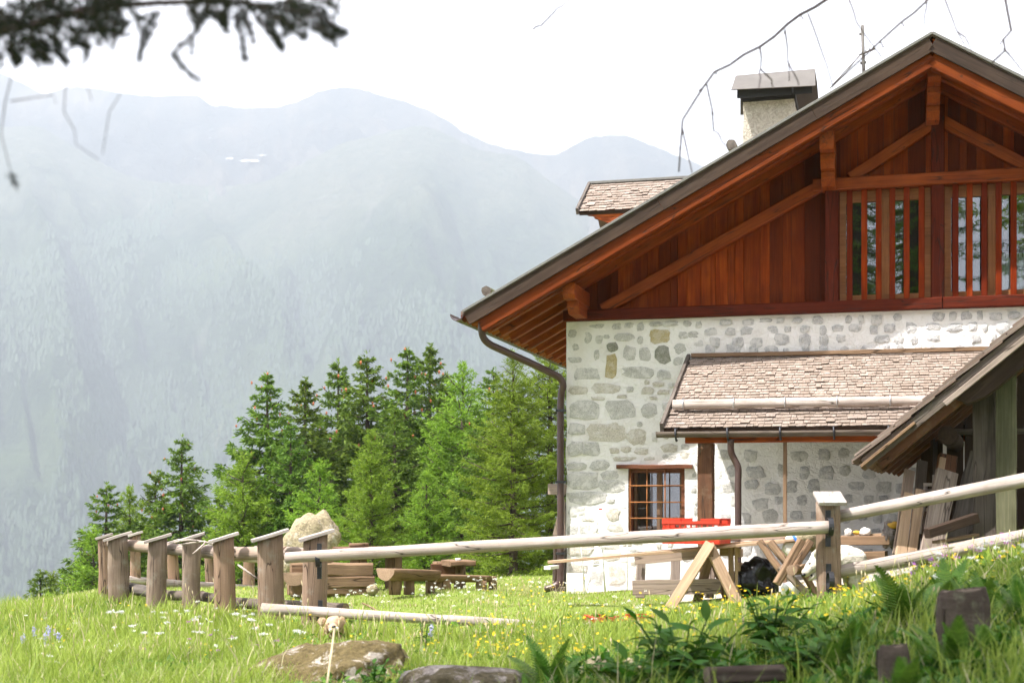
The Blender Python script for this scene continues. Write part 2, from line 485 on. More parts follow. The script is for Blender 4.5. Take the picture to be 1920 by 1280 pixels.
def foliage(name, ca, cb, trans=0.3, rough=0.6, cc=None):
    t = NT(name)
    at = t.n('Attribute', attribute_name='tint')
    oi = t.n('ObjectInfo')
    col = t.ramp((at, 'Fac'), [(0.0, ca), (1.0, cb)] if cc is None else [(0.0, ca), (0.75, cb), (0.92, cc)])
    hv = t.n('HueSaturation', {'Color': col, 'Hue': t.n('MapRange', {0: (oi, 'Random'), 3: 0.485, 4: 0.51}), 'Value': t.n('MapRange', {0: (oi, 'Random'), 3: 0.85, 4: 1.12})})
    b = t.n('BsdfPrincipled', {'Base Color': hv, 'Roughness': rough, 'Specular IOR Level': 0.2})
    tr = t.n('BsdfTranslucent', {'Color': hv})
    mx = t.n('MixShader', {0: trans, 1: b, 2: tr})
    t.t.links.new(mx.outputs[0], t.out.inputs[0])
    return t.m
M['spruce'] = foliage('spruce_needles', (0.050, 0.11, 0.012), (0.22, 0.33, 0.038), 0.35)
M['larch'] = foliage('larch_needles', (0.11, 0.20, 0.015), (0.30, 0.43, 0.045), 0.4)
M['backlitspruce'] = foliage('backlit_dark_needles', (0.006, 0.010, 0.005), (0.018, 0.026, 0.010), 0.02)  # needles blackened; the backlit look is put into the colour
M['grass'] = foliage('meadow_grass', (0.12, 0.205, 0.022), (0.38, 0.48, 0.085), 0.4, 0.5, (0.56, 0.50, 0.30))
M['leaf'] = foliage('broad_leaf', (0.020, 0.075, 0.004), (0.062, 0.170, 0.010), 0.3, 0.65)
M['fern'] = foliage('fern_leaf', (0.04, 0.11, 0.010), (0.12, 0.235, 0.025), 0.3, 0.5)
M['cone'] = plain('young_cones', (0.45, 0.13, 0.05), 0.7)
M['yflower'] = foliage('yellow_petals', (0.80, 0.55, 0.01), (0.9, 0.68, 0.02), 0.3)
M['wflower'] = foliage('white_petals', (0.72, 0.72, 0.66), (0.85, 0.85, 0.82), 0.2)
M['pflower'] = foliage('pink_petals', (0.62, 0.16, 0.42), (0.42, 0.22, 0.65), 0.3)
M['bflower'] = foliage('lilac_petals', (0.38, 0.38, 0.62), (0.55, 0.52, 0.75), 0.3)
M['twig'] = plain('bare_twig', (0.06, 0.035, 0.035), 0.8)
M['straw'] = plain('dry_straw', (0.55, 0.45, 0.27), 0.9)

def soil():
    t = NT('meadow_soil')
    v = t.coord(rnd=0)
    a = t.n('TexNoise', {'Vector': v, 'Scale': 1.3, 'Detail': 8, 'Roughness': 0.7})
    b = t.n('TexNoise', {'Vector': v, 'Scale': 24, 'Detail': 5, 'Roughness': 0.7})
    col = t.ramp(b, [(0.3, (0.09, 0.14, 0.02)), (0.55, (0.18, 0.24, 0.04)), (0.72, (0.32, 0.28, 0.14))])
    col = t.mix(t.ramp(a, [(0.5, 0.0), (0.75, 0.5)]), col, (0.30, 0.24, 0.14))
    return t.bsdf(col, 0.95, b, 0.8, 0.03, 0.1)
M['soil'] = soil()

def gravel():
    t = NT('pale_gravel')
    v = t.coord(rnd=0)
    b = t.n('TexVoronoi', {'Vector': v, 'Scale': 60})
    a = t.n('TexNoise', {'Vector': v, 'Scale': 3, 'Detail': 6})
    col = t.ramp((b, 'Distance'), [(0.0, (0.60, 0.55, 0.48)), (0.6, (0.38, 0.34, 0.29))])
    col = t.mix(t.ramp(a, [(0.4, 0.0), (0.7, 0.4)]), col, (0.55, 0.47, 0.37))
    return t.bsdf(col, 0.95, (b, 'Distance'), 0.6, 0.01, 0.1)
M['gravel'] = gravel()

def hill(name, forest):
    t = NT(name)
    v = t.coord(rnd=0)
    a = t.n('TexNoise', {'Vector': v, 'Scale': 0.0035, 'Detail': 9, 'Roughness': 0.62, 'Distortion': 0.4})
    b = t.n('TexNoise', {'Vector': v, 'Scale': 0.045, 'Detail': 6, 'Roughness': 0.75})
    st = t.n('TexNoise', {'Vector': t.n('Mapping', {'Vector': v, 'Scale': (0.022, 0.004, 0.004)}), 'Scale': 1.0, 'Detail': 6, 'Roughness': 0.6})
    if forest:
        col = t.ramp(b, [(0.35, (0.018, 0.032, 0.018)), (0.65, (0.05, 0.075, 0.035))])
        col = t.mix(t.ramp(a, [(0.50, 0.0), (0.66, 0.6)]), col, (0.12, 0.16, 0.075))
        sx = t.n('SeparateXYZ', {0: v})
        hz = t.math('ADD', t.n('MapRange', {0: (sx, 'Z'), 1: 330.0, 2: 720.0}), t.math('MULTIPLY', t.math('SUBTRACT', a, 0.5), 1.6))
        col = t.mix(t.ramp(hz, [(0.25, 0.0), (0.7, 0.9)]), col, t.ramp(b, [(0.3, (0.05, 0.065, 0.04)), (0.7, (0.13, 0.125, 0.085))]))
        col = t.mix(t.ramp(st, [(0.62, 0.0), (0.72, 0.35)]), col, (0.24, 0.23, 0.19))
    else:
        col = t.ramp(b, [(0.3, (0.03, 0.032, 0.03)), (0.7, (0.10, 0.095, 0.08))])
        col = t.mix(t.ramp(a, [(0.42, 0.0), (0.6, 0.7)]), col, (0.17, 0.145, 0.115))
        col = t.mix(t.ramp(st, [(0.46, 0.55), (0.56, 0.0)]), col, (0.05, 0.055, 0.055))
    return t.bsdf(col, 1.0, t.math('ADD', a, t.math('MULTIPLY', b, 0.3)), 1.0, 60.0, 0.0)
M['forest'] = hill('forest_slope', True)
M['scree'] = hill('rock_ridge', False)
M['snow'] = plain('old_snow', (0.85, 0.86, 0.88), 0.8)
M['tinytree'] = foliage('far_trees', (0.020, 0.034, 0.018), (0.038, 0.058, 0.026), 0.0)

def glass():
    t = NT('window_glass')
    fr = t.n('Fresnel', {'IOR': 1.5})
    gl = t.n('BsdfGlossy', {'Color': (0.95, 0.97, 1.0), 'Roughness': 0.01})
    tr = t.n('BsdfTransparent', {'Color': (0.82, 0.88, 0.85)})
    f2 = t.math('ADD', t.math('MULTIPLY', fr, 2.2), 0.12)
    mx = t.n('MixShader', {0: f2, 1: tr, 2: gl})
    t.t.links.new(mx.outputs[0], t.out.inputs[0])
    return t.m
M['glass'] = glass()

def fur(name, c1, c2, sc=6):
    t = NT(name)
    v = t.coord(rnd=0)
    a = t.n('TexNoise', {'Vector': v, 'Scale': sc, 'Detail': 5, 'Distortion': 0.5})
    b = t.n('TexNoise', {'Vector': t.n('Mapping', {'Vector': v, 'Scale': (30, 160, 160)}), 'Scale': 1, 'Detail': 3})
    col = t.mix(t.ramp(b, [(0.3, 0.35), (0.6, 0.0)]), t.ramp(a, [(0.4, c1), (0.6, c2)]), tuple(x * 0.6 for x in c1))
    return t.bsdf(col, 0.9, b, 0.9, 0.01, 0.1)
M['whitefur'] = fur('cream_fur', (0.62, 0.55, 0.45), (0.76, 0.71, 0.62))
M['brownfur'] = fur('brown_fur', (0.26, 0.16, 0.09), (0.58, 0.42, 0.28), 9)
# ------------------------------------------------------------------ terrain
CTRL = [(0, 1170, 16), (120, 1140, 17.5), (250, 1112, 19), (0, 1280, 10.5), (300, 1280, 10), (600, 1280, 9.3), (290, 1158, 16.2), (512, 1170, 14.5),
        (585, 1180, 13.8), (420, 1155, 15.4), (225, 1128, 17.6), (1062, 1110, 18), (930, 1107, 18), (700, 1112, 17.2), (1400, 1116, 15), (1555, 1125, 12.8),
        (1230, 1130, 14.2), (1750, 1068, 12.8), (1885, 1048, 12.3), (1910, 1062, 10.5), (1800, 1185, 8), (1700, 1275, 7), (1920, 1285, 6), (1300, 1285, 8.5),
        (960, 1285, 8.9), (900, 1180, 13.2), (260, 1090, 22), (470, 1112, 22), (1500, 1190, 9.8), (1650, 1120, 11.2)]
_cp = np.array([[P(*c).x, P(*c).y, P(*c).z] for c in CTRL] + [[-9, 22, -1.0], [-9, 15, -0.8], [-9, 8, -0.3], [9, 20, 0.9], [9, 10, 1.5], [9, 5, 1.0], [4, 24, 0.1], [0, 25, -0.1],
                [-4, 26, -0.6], [0, 3, 0.0], [-5, 4, -0.1], [5, 3, 0.4], [0, -4, -0.2]])

def _tps(r2):
    return np.where(r2 > 0, 0.5 * r2 * np.log(np.maximum(r2, 1e-12)), 0)
_n = len(_cp)
_K = _tps(((_cp[:, None, :2] - _cp[None, :, :2]) ** 2).sum(-1)) + np.eye(_n) * 0.6
_Pm = np.c_[np.ones(_n), _cp[:, :2]]
_A = np.zeros((_n + 3, _n + 3)); _A[:_n, :_n] = _K; _A[:_n, _n:] = _Pm; _A[_n:, :_n] = _Pm.T
_W = np.linalg.solve(_A, np.r_[_cp[:, 2], 0, 0, 0])

def ground(x, y, noise=True):
    x = np.atleast_1d(np.asarray(x, float)); y = np.atleast_1d(np.asarray(y, float))
    cx, cy = np.clip(x, -9, 9), np.clip(y, -4, 26)
    z = np.full(cx.shape, _W[_n]) + _W[_n + 1] * cx + _W[_n + 2] * cy
    for i in range(_n):
        z = z + _W[i] * _tps((cx - _cp[i, 0]) ** 2 + (cy - _cp[i, 1]) ** 2)
    d = np.hypot(np.maximum(0, y - 23.5), np.maximum(0, -x - 8.5))
    z = z - 0.42 * d * smooth(0, 6, d)
    z = z + 0.12 * np.clip(x - 9, 0, 350) * smooth(9, 20, x) - 0.05 * 0
    if noise:
        z = z + 0.03 * np.sin(x * 2.1 + 0.7 * y) * np.sin(y * 1.7 - x) + 0.015 * np.sin(5.3 * x + 1.1) * np.sin(4.7 * y)
    return np.maximum(z, -262.0)

def gz(x, y):
    return float(ground(x, y)[0])

def G(px, Y, dz=0.0):
    x = (px - 960) / F * Y
    return Vector((x, Y, gz(x, Y) + dz))

def build_terrain():
    rs = np.r_[np.linspace(0, 30, 150), 30 + np.cumsum(np.geomspace(0.3, 420, 56))]
    rs = rs[rs < 3300]
    th = np.linspace(0, 2 * np.pi, 241)[:-1]
    R, T = np.meshgrid(rs, th, indexing='ij')
    X, Y = R * np.sin(T), 10 + R * np.cos(T)
    Z = ground(X.ravel(), Y.ravel()).reshape(X.shape)
    V = np.stack([X, Y, Z], -1).reshape(-1, 3)
    nr, nt = R.shape
    i, j = np.meshgrid(np.arange(nr - 1), np.arange(nt), indexing='ij')
    j2 = (j + 1) % nt
    Q = np.stack([i * nt + j, i * nt + j2, (i + 1) * nt + j2, (i + 1) * nt + j], -1).reshape(-1, 4)
    Q = Q[:, ::-1]
    o = mk_np('ground', V, Q, M['soil'], sm=True)
    tag(o, kind='structure')
build_terrain()

# ------------------------------------------------------------------ mountains
def fbm(x, y, seed, octaves=5, rough=0.5):
    """smooth value noise on numpy arrays"""
    r = np.random.default_rng(seed)
    tab = r.random((256, 256))
    out = np.zeros_like(x); amp = 1.0; tot = 0
    for o in range(octaves):
        xi, yi = np.floor(x).astype(int), np.floor(y).astype(int)
        fx, fy = x - xi, y - yi
        fx, fy = fx * fx * (3 - 2 * fx), fy * fy * (3 - 2 * fy)
        g = lambda a, b: tab[a % 256, b % 256]
        out += amp * ((g(xi, yi) * (1 - fx) + g(xi + 1, yi) * fx) * (1 - fy) + (g(xi, yi + 1) * (1 - fx) + g(xi + 1, yi + 1) * fx) * fy)
        tot += amp; amp *= rough; x, y = x * 2.03 + 17.7, y * 2.03 + 5.1
    return out / tot

SKY_BACK = [(-3000, 300), (-1200, 170), (-400, 110), (-120, 110), (0, 137), (30, 150), (65, 168), (82, 178), (104, 173), (116, 164), (150, 163), (190, 168), (240, 177), (300, 181), (330, 179),
            (370, 178), (385, 188), (398, 204), (410, 196), (430, 200), (445, 203), (520, 202), (560, 190), (590, 175), (620, 166), (650, 164), (680, 168), (720, 180), (760, 190),
            (800, 205), (840, 226), (870, 248), (920, 270), (960, 281), (1000, 287), (1020, 292), (1045, 290), (1070, 275), (1100, 258), (1150, 252), (1180, 254), (1210, 268),
            (1240, 280), (1290, 300), (1500, 380), (2200, 420), (4000, 380)]
SKY_FRONT = [(-3000, 200), (-800, 150), (-200, 210), (0, 238), (75, 236), (130, 270), (200, 312), (260, 337), (350, 346), (430, 350), (500, 340), (560, 310), (640, 269), (713, 252),
             (787, 234), (813, 241), (897, 281), (970, 292), (1025, 335), (1080, 372), (1200, 450), (1500, 560), (2000, 650), (4000, 600)]

def mountain(name, sky, y0, y1, zfoot, mat, seed, step, rows, amp, p, jag):
    px = np.arange(-1800, 3500, step)
    pyc = np.interp(px, *zip(*sky))
    k = np.array([1, 2, 3, 2, 1]) / 9
    pyc = np.convolve(np.pad(pyc, 2, 'edge'), k, 'valid')
    pyc = pyc + (fbm(px / 9.0, px * 0, seed + 3, 4) - 0.5) * jag
    t = np.r_[np.linspace(0, 1, rows), 1.08, 1.2, 1.4]
    PX, T = np.meshgrid(px, t)
    PY = np.meshgrid(pyc, t)[0]
    D = y0 + (y1 - y0) * T
    zc = CZ + (HY - PY) / F * y1
    tt = np.minimum(T, 1)
    Z = zfoot + (zc - zfoot) * tt ** p
    n1 = fbm(PX / 130 + 0.8 * T, T * 3.2, seed, 6, 0.55) - 0.5
    rid = 1 - np.abs(2 * fbm(PX / 170 + 1.3 * T, T * 1.8, seed + 1, 5, 0.5) - 1)
    env = np.sin(np.pi * np.clip(tt, 0, 1) ** 0.8)
    Z = Z + env * amp * (n1 * 1.2 + (rid - 0.75) * 1.1)
    Dd = D + env * amp * 1.2 * (fbm(PX / 150, T * 3, seed + 2, 4) - 0.5)
    Z = np.where(T > 1, zc - (T - 1) * 900, Z)
    X = (PX - 960) / F * Dd
    V = np.stack([X, Dd, Z], -1).reshape(-1, 3)
    nr, nc = PX.shape
    i, j = np.meshgrid(np.arange(nr - 1), np.arange(nc - 1), indexing='ij')
    Q = np.stack([i * nc + j, i * nc + j + 1, (i + 1) * nc + j + 1, (i + 1) * nc + j], -1).reshape(-1, 4)
    o = mk_np(name, V, Q, mat, sm=True)
    return tag(o, kind='structure'), V.reshape(nr, nc, 3)[:rows], px, t[:rows]

mb, MV, _, _ = mountain('mountain_ridge', SKY_BACK, 2450, 3000, 330, M['scree'], 5, 6, 90, 170, 1.0, 5)
mf, FV, fpx, ft = mountain('forest_mountain', SKY_FRONT, 1350, 2700, -270, M['forest'], 21, 8, 150, 190, 1.0, 4)

def snow_patches():
    for k, (px, py, w, h) in enumerate([(468, 303, 22, 3.5), (432, 302, 9, 2), (1270 / 2.72, 308, 8, 1.6), (372, 303, 7, 1.3), (490, 299, 10, 1.6), (395, 262, 4, 1)]):
        # find the point of the back ridge seen there
        pj = (MV[..., 0] / MV[..., 1] * F + 960, HY - (MV[..., 2] - CZ) / MV[..., 1] * F)
        d = np.hypot(pj[0] - px, pj[1] - py)
        i, j = np.unravel_index(np.argmin(d), d.shape)
        c = Vector(MV[i, j]); s = c.y / F
        vs, n = [c + Vector((0, -6, 4))], 14
        for a in range(n):
            an = 2 * math.pi * a / n; r = random.uniform(0.6, 1.15)
            vs.append(c + Vector((math.cos(an) * w * s * r, -6 + 5 * math.sin(an), 4 + math.sin(an) * h * s * r)))
        o = mk('snow_patch', vs, [(0, 1 + a, 1 + (a + 1) % n) for a in range(n)], M['snow'])
        tag(o, kind='structure')
snow_patches()

def far_forest():
    nr, nc, _ = FV.shape
    N = 120000
    r = np.random.default_rng(4)
    a = r.random(N) * (nr - 2); b = r.random(N) * (nc - 2)
    # only where the camera and a step to the side can see it
    keep = (fpx[b.astype(int)] > -500) & (fpx[b.astype(int)] < 1900)
    a, b = a[keep], b[keep]
    i, j = a.astype(int), b.astype(int); fa, fb = (a - i)[:, None], (b - j)[:, None]
    p = (FV[i, j] * (1 - fa) + FV[i + 1, j] * fa) * (1 - fb) + (FV[i, j + 1] * (1 - fa) + FV[i + 1, j + 1] * fa) * fb
    dens = fbm(p[:, 0] / 160, p[:, 2] / 120, 77, 5, 0.6)
    st = fbm(p[:, 0] / 45, p[:, 2] / 700 + p[:, 0] / 600, 12, 4, 0.5)
    t = a / nr
    ok = (dens > 0.43 + 0.30 * smooth(330, 620, p[:, 2])) & (st < 0.60) & (r.random(len(p)) > smooth(0.82, 1.0, t))
    p, dens = p[ok], dens[ok]
    n = len(p)
    h = r.uniform(6, 12, n) * (0.7 + 0.5 * dens); w = h * r.uniform(0.26, 0.36, n)
    ang = r.random(n) * 6.28
    V = np.zeros((n, 6, 3)); V[:, 5] = p + np.c_[np.zeros(n), np.zeros(n), h]
    for k in range(5):
        V[:, k] = p + np.c_[np.cos(ang + k * 1.2566) * w, np.sin(ang + k * 1.2566) * w, -2 + 0 * h]
    base = np.arange(n)[:, None] * 6
    T = np.concatenate([base + np.array([k, (k + 1) % 5, 5]) for k in range(5)], 0)
    tint = np.repeat(np.clip(r.random(n) * 0.8 + 0.25 * (dens - 0.5), 0, 1), 6)
    o = mk_np('forest', V.reshape(-1, 3), T, M['tinytree'], attr=tint, tri=True)
    tag(o, kind='stuff')
far_forest()

# ------------------------------------------------------------------ haze
def build_haze():
    o = boxes('haze', [(-3500, -3400, -264, 3500, 3450, 985)], None)
    o.data.materials.clear()
    m = bpy.data.materials.new('haze'); m.use_nodes = True
    t = m.node_tree; t.nodes.clear()
    out = t.nodes.new('ShaderNodeOutputMaterial')
    v = t.nodes.new('ShaderNodeVolumePrincipled')
    v.inputs['Color'].default_value = (0.63, 0.705, 0.785, 1)
    v.inputs['Density'].default_value = 0.00039
    v.inputs['Anisotropy'].default_value = 0.1
    t.links.new(v.outputs[0], out.inputs['Volume'])
    o.data.materials.append(m)
    tag(o, kind='stuff')
build_haze()

# ------------------------------------------------------------------ the chalet
HA = rad(14.6)
HD = Vector((math.cos(HA), -math.sin(HA), 0)); HM = Vector((math.sin(HA), math.cos(HA), 0))
HC = P(1062, 1100, 18.0); HC.z = 0

def FU(px, py, w=0.0):
    """pixel -> (u, z) on the chalet's plane w behind (+) or before (-) its front wall"""
    dx, dz = (px - 960) / F, (HY - py) / F
    t = (w + HC.x * HM.x + HC.y * HM.y) / (dx * HM.x + HM.y)
    return ((dx * t - HC.x) * HD.x + (t - HC.y) * HD.y, CZ + dz * t)

house = empty('stone_chalet', (HC.x, HC.y, 0), -HA, 'white plastered stone chalet with red timber gable and wide eaves', 'house')
U1 = 9.4                       # right end of the house
AP_U, AP_Z = 4.41, 6.41        # apex of the rake edge
SL_L, SL_R = 0.534, 0.60       # slopes of the two roof halves
EV_U = -1.03                   # eave edge
OH = 1.0                       # front overhang
DEP = 8.5

def roof_z(u):                 # top of the roof
    return AP_Z - SL_L * (AP_U - u) if u < AP_U else AP_Z - SL_R * (u - AP_U)

def in_poly_noise(n, rx, rz, ang0=0.0, jit=0.12, sq=2.6, rs=random):
    pts = []
    for k in range(n):
        a = 2 * math.pi * (k + rs.uniform(-0.25, 0.25)) / n
        c, s = math.cos(a), math.sin(a)
        r = (abs(c) ** sq + abs(s) ** sq) ** (-1 / sq)
        j = 1 + rs.uniform(-jit, jit)
        pts.append((c * r * rx * j, s * r * rz * j))
    return pts

# masonry
WIN = (FU(1178, 880)[0], FU(1284, 880)[0], 0.72, FU(1230, 878)[1])      # ground-floor window opening u0,u1,z0,z1
def build_wall():
    us = np.unique(np.r_[np.arange(0, U1, 0.075), WIN[0], WIN[1], U1]); zs = np.unique(np.r_[np.arange(-0.5, 3.44, 0.075), WIN[2], WIN[3], 3.44])
    vs, fs = [], []
    nz = len(zs)
    for i, u in enumerate(us):
        for z in zs:
            d = 0.016 * mnoise.fractal(Vector((u * 2.2, z * 2.2, 4)), 1, 2, 4)
            uu = u + (0.016 * mnoise.noise((z * 3.1, 5, 1)) if i == 0 else 0)
            vs.append((uu, d, z))
    def inside(i, j):
        uc, zc = (us[i] + us[i + 1]) / 2, (zs[j] + zs[j + 1]) / 2
        return WIN[0] < uc < WIN[1] and WIN[2] < zc < WIN[3]
    for i in range(len(us) - 1):
        for j in range(nz - 1):
            if not inside(i, j):
                fs.append((i * nz + j, (i + 1) * nz + j, (i + 1) * nz + j + 1, i * nz + j + 1))
    b = len(vs)     # side walls, back, reveals
    fs2 = []
    left = [j for j in range(nz)]
    for j in range(nz): vs.append((vs[j][0], DEP, zs[j]))
    for j in range(nz - 1): fs2.append((b + j, j, j + 1, b + j + 1))
    r0 = (len(us) - 1) * nz; b2 = len(vs)
    for j in range(nz): vs.append((U1, DEP, zs[j]))
    for j in range(nz - 1): fs2.append((r0 + j, b2 + j, b2 + j + 1, r0 + j + 1))
    fs2.append((b, b + nz - 1, b2 + nz - 1, b2))
    c = len(vs)
    u0, u1, z0, z1 = WIN
    for y in (0.0, 0.30):
        vs += [(u0, y, z0), (u1, y, z0), (u1, y, z1), (u0, y, z1)]
    for k in range(4):
        k2 = (k + 1) % 4
        fs2.append((c + k, c + k2, c + 4 + k2, c + 4 + k))
    o = mk('wall', vs, fs + fs2, M['plaster'], house)
    return o
wall = build_wall()

def path_edge(u):
    """how far the gravel reaches out from the front wall"""
    return 0.32 + 2.5 * smooth(1.1, 1.9, np.asarray(u, float))  # narrow strip of real gravel; wide reach under the porch added to bounce light

def terrace():
    us = np.linspace(-0.1, 7.5, 90); ts = np.linspace(0, 1, 20)
    vs, fs = [], []
    for i, u in enumerate(us):
        e = float(path_edge(u)) + 0.12 * mnoise.noise((u * 1.3, 3, 1))
        for t in ts:
            w = 0.05 - t * (e + 0.05)
            p = HC + HD * u + HM * w
            vs.append((p.x, p.y, max(gz(p.x, p.y) + 0.014, 0.0) + 0.006 * mnoise.noise((u * 3, w * 3, 2))))
    n = len(ts)
    for i in range(len(us) - 1):
        for j in range(n - 1): fs.append((i * n + j, i * n + j + 1, (i + 1) * n + j + 1, (i + 1) * n + j))
    tag(mk('gravel_bounce_path', vs, fs, M['gravel'], sm=True), kind='structure')
terrace()
STONES = """1083,602,1100,609 1103,601,1137,615 1148,601,1164,617 1170,600,1188,615 1195,599,1207,620 1218,598,1241,611 1245,597,1271,611 1280,596,1297,612
1066,619,1083,632 1093,620,1109,642 1117,629,1130,644 1131,628,1143,635 1154,625,1189,638 1195,631,1206,644 1219,619,1256,642,o 1272,622,1290,635 1291,622,1311,635
1074,644,1086,657 1138,642,1158,658,d 1169,649,1192,676 1198,652,1219,676 1229,650,1256,680,d 1265,644,1288,663 1136,664,1157,707,o 1114,656,1123,675 1066,670,1091,679
1076,690,1124,711 1170,689,1224,707 1233,693,1256,711 1263,670,1280,684 1066,725,1100,738,t 1110,719,1161,737,t 1203,725,1226,738,t 1224,716,1244,724,t 1175,725,1188,734
1066,753,1125,783 1138,750,1189,785 1202,757,1232,782 1241,754,1254,767 1109,744,1134,750,t 1217,743,1232,748,t 1157,740,1175,746,t
1065,795,1094,815 1102,795,1175,825,t 1177,806,1212,833,t 1222,810,1232,828 1065,829,1094,853 1095,829,1123,853 1143,839,1161,849,t 1165,837,1183,848,t 1190,840,1215,851,t
1240,832,1270,847,t 1277,833,1292,842 1152,856,1193,863,t 1207,856,1229,863,t 1240,851,1268,863 1273,847,1294,863,t 1065,867,1097,881 1106,864,1143,880 1065,885,1120,916
1127,883,1163,898 1125,900,1170,921 1065,922,1135,944 1066,949,1097,967 1065,986,1118,1006 1135,953,1161,975,t 1066,1057,1100,1072,t 1102,1065,1130,1095 1142,1060,1170,1095,t
1297,883,1306,895 1296,915,1306,923 1066,1020,1110,1040,t 1120,1010,1160,1030,t 1300,950,1308,965 1140,980,1166,996,t 1190,700,1200,708 1128,1035,1165,1052,t"""
def build_stones():
    rs = random.Random(3)
    items = []
    for tok in STONES.split():
        q = tok.split(',')
        items.append((*map(float, q[:4]), q[4] if len(q) > 4 else 'g'))
    # small fillers between the big stones of the left part
    for _ in range(900):
        x, y = rs.uniform(1066, 1305), rs.uniform(602, 1095)
        w, h = rs.uniform(9, 22), rs.uniform(6, 14)
        q = (x, y, x + w, y + h, rs.choice('ggtt'))
        if 1165 < x + w and x < 1300 and 866 < y + h and y < 1010: continue
        if x + w > 1255 and y + h > 660 and y < 835 and x + w > 1290 - (y - 670) * 0.33: continue
        if all(q[2] + 3 < i[0] or q[0] - 3 > i[2] or q[3] + 3 < i[1] or q[1] - 3 > i[3] for i in items): items.append(q)
        if len(items) > 125: break
    # band above the porch roof
    for row, (yc, hh) in enumerate([(601, 9), (622, 8), (641, 8), (658, 9)]):
        x = 1308 + (row % 2) * 14
        while x < 1925:
            w = rs.uniform(10, 27)
            if not (row == 0 and x < 1320):
                y = yc - (x - 1310) * 0.018 * (1 if row < 3 else 0.4) + rs.uniform(-2.5, 2.5); h = hh * rs.uniform(0.65, 1.35)
                if rs.random() < 0.9: items.append((x, y - h, x + w, y + h, 'b'))
            x += w + rs.uniform(8, 24)
    # under the porch roof
    y = 845
    row = 0
    while y < 1085:
        x = 1352 + (row % 2) * 16 + rs.uniform(-5, 5)
        while x < 1720:
            w, h = rs.uniform(17, 33), rs.uniform(14, 24)
            dy = rs.uniform(-5, 5)
            if rs.random() < 0.86: items.append((x, y + dy, x + w, y + dy + h, 'b' if rs.random() < 0.75 else 'g'))
            x += w + rs.uniform(10, 26)
        y += rs.uniform(27, 33); row += 1
    mats = {'g': 'granite', 't': 'tan', 'o': 'ochre', 'd': 'darkstone', 'b': 'bluegranite'}
    for (x0, y0, x1, y1, c) in items:
        u0, z1 = FU(x0, y0); u1, z0 = FU(x1, y1)
        z1 = min(z1, 3.40)
        if z1 - z0 < 0.03 or u1 > U1: continue
        rx, rz = (u1 - u0) / 2 * 1.03, (z1 - z0) / 2 * 1.05
        n = rs.choice((9, 11, 13))
        pts = in_poly_noise(n, rx, rz, jit=0.15, sq=rs.uniform(3.2, 9.0), rs=rs)
        vs, fs = [], []
        for s, dep in ((1.05, 0.02), (1.0, -0.010), (0.62, -0.015)):
            for (a, b) in pts:
                vs.append((a * s, b * s, -dep + (rs.uniform(-0.003, 0.003) if s < 1 else 0)))
        vs.append((0, 0, 0.016))
        for q in range(2):
            for k in range(n):
                k2 = (k + 1) % n
                fs.append((q * n + k, q * n + k2, (q + 1) * n + k2, (q + 1) * n + k))
        for k in range(n): fs.append((2 * n + k, 2 * n + (k + 1) % n, 3 * n))
        m = Matrix((Vector((1, 0, 0)), Vector((0, 0, 1)), Vector((0, -1, 0)))).transposed().to_4x4()
        m.translation = Vector(((u0 + u1) / 2, 0.004, (z0 + z1) / 2))
        mk('stone', vs, fs, M[mats[c]], wall, m, sm=False)
build_stones()

# gable: backing sheet with one plank after the other
def gable():
    top = lambda u: roof_z(u) - 0.30
    poly = [(0.02, 3.47), (U1 - .02, 3.47), (U1 - .02, top(U1)), (AP_U, top(AP_U)), (0.02, top(0.02))]
    g = slab('gable_wall', poly, -0.12, M['dark'], house, (0, 0.16, 0), (1, 0, 0), (0, 0, 1))  # near-black sheet stands in for the unlit room behind the panes
    g.location.y = 0.20
    rs = random.Random(5)
    u = 0.06
    openings = [(3.40, 4.43), (4.58, 6.4)]
    inv = g.matrix_basis.inverted()
    while u < 7.6:
        w = rs.uniform(0.085, 0.20)
        u2 = u + w - 0.004
        zb, z0, z1 = 3.52, top(u) + 0.03, top(min(u2, 7.6)) + 0.03
        segs = [(zb, z0, z1)]
        for (a, b) in openings:
            if u + w / 2 > a and u + w / 2 < b:
                segs = [(4.93, z0, z1)]
        for (q, a0, a1) in segs:
            y = 0.055 + rs.uniform(-0.006, 0.006)
            pts = [(0, q), (w - 0.004, q), (w - 0.004, a1), (0, a0)]
            if u < AP_U < u2:
                pts = [(0, q), (w - 0.004, q), (w - 0.004, a1), (AP_U - u, top(AP_U) + .03), (0, a0)]
            o = slab('plank', pts, -0.022, M['planks'], g, (u, y, 0), (1, 0, 0), (0, 0, 1), long_b=True)
            o.matrix_basis = inv @ o.matrix_basis
        u += w
    return g
gable_o = gable()

def hb(name, a, b, w, h, mat, y=-0.03, parent=house, **k):
    """timber lying in the gable plane between (u,z) points, w deep, h high"""
    return beam(name, (a[0], y, a[1]), (b[0], y, b[1]), w, h, mat, parent, **k)

hb('sill_beam', (-0.02, 3.505), (4.55, 3.505), 0.20, 0.135, M['redbeam'], y=0.0)
hb('sill_beam', (4.56, 3.505), (U1, 3.505), 0.20, 0.135, M['redbeam'], y=0.002)
hb('diagonal_beam', (0.47, 3.575), (3.16, 4.985), 0.12, 0.145, M['beam'], y=-0.005)
hb('tie_beam', (3.06, 4.975), (7.2, 4.975), 0.16, 0.145, M['beam'], y=-0.025)
hb('brace', (3.50, 5.05), (4.44, 5.63), 0.10, 0.135, M['beam'], y=-0.002)
hb('brace', (4.56, 5.66), (5.75, 4.92), 0.10, 0.135, M['beam'], y=-0.002)
beam('gable_post', (3.28, -0.01, 3.575), (3.28, -0.01, 4.90), 0.16, 0.12, M['redbeam'], house, up=(0, 1, 0))
beam('king_post', (4.505, -0.012, 5.05), (4.505, -0.012, 5.85), 0.15, 0.12, M['redbeam'], house, up=(0, 1, 0))
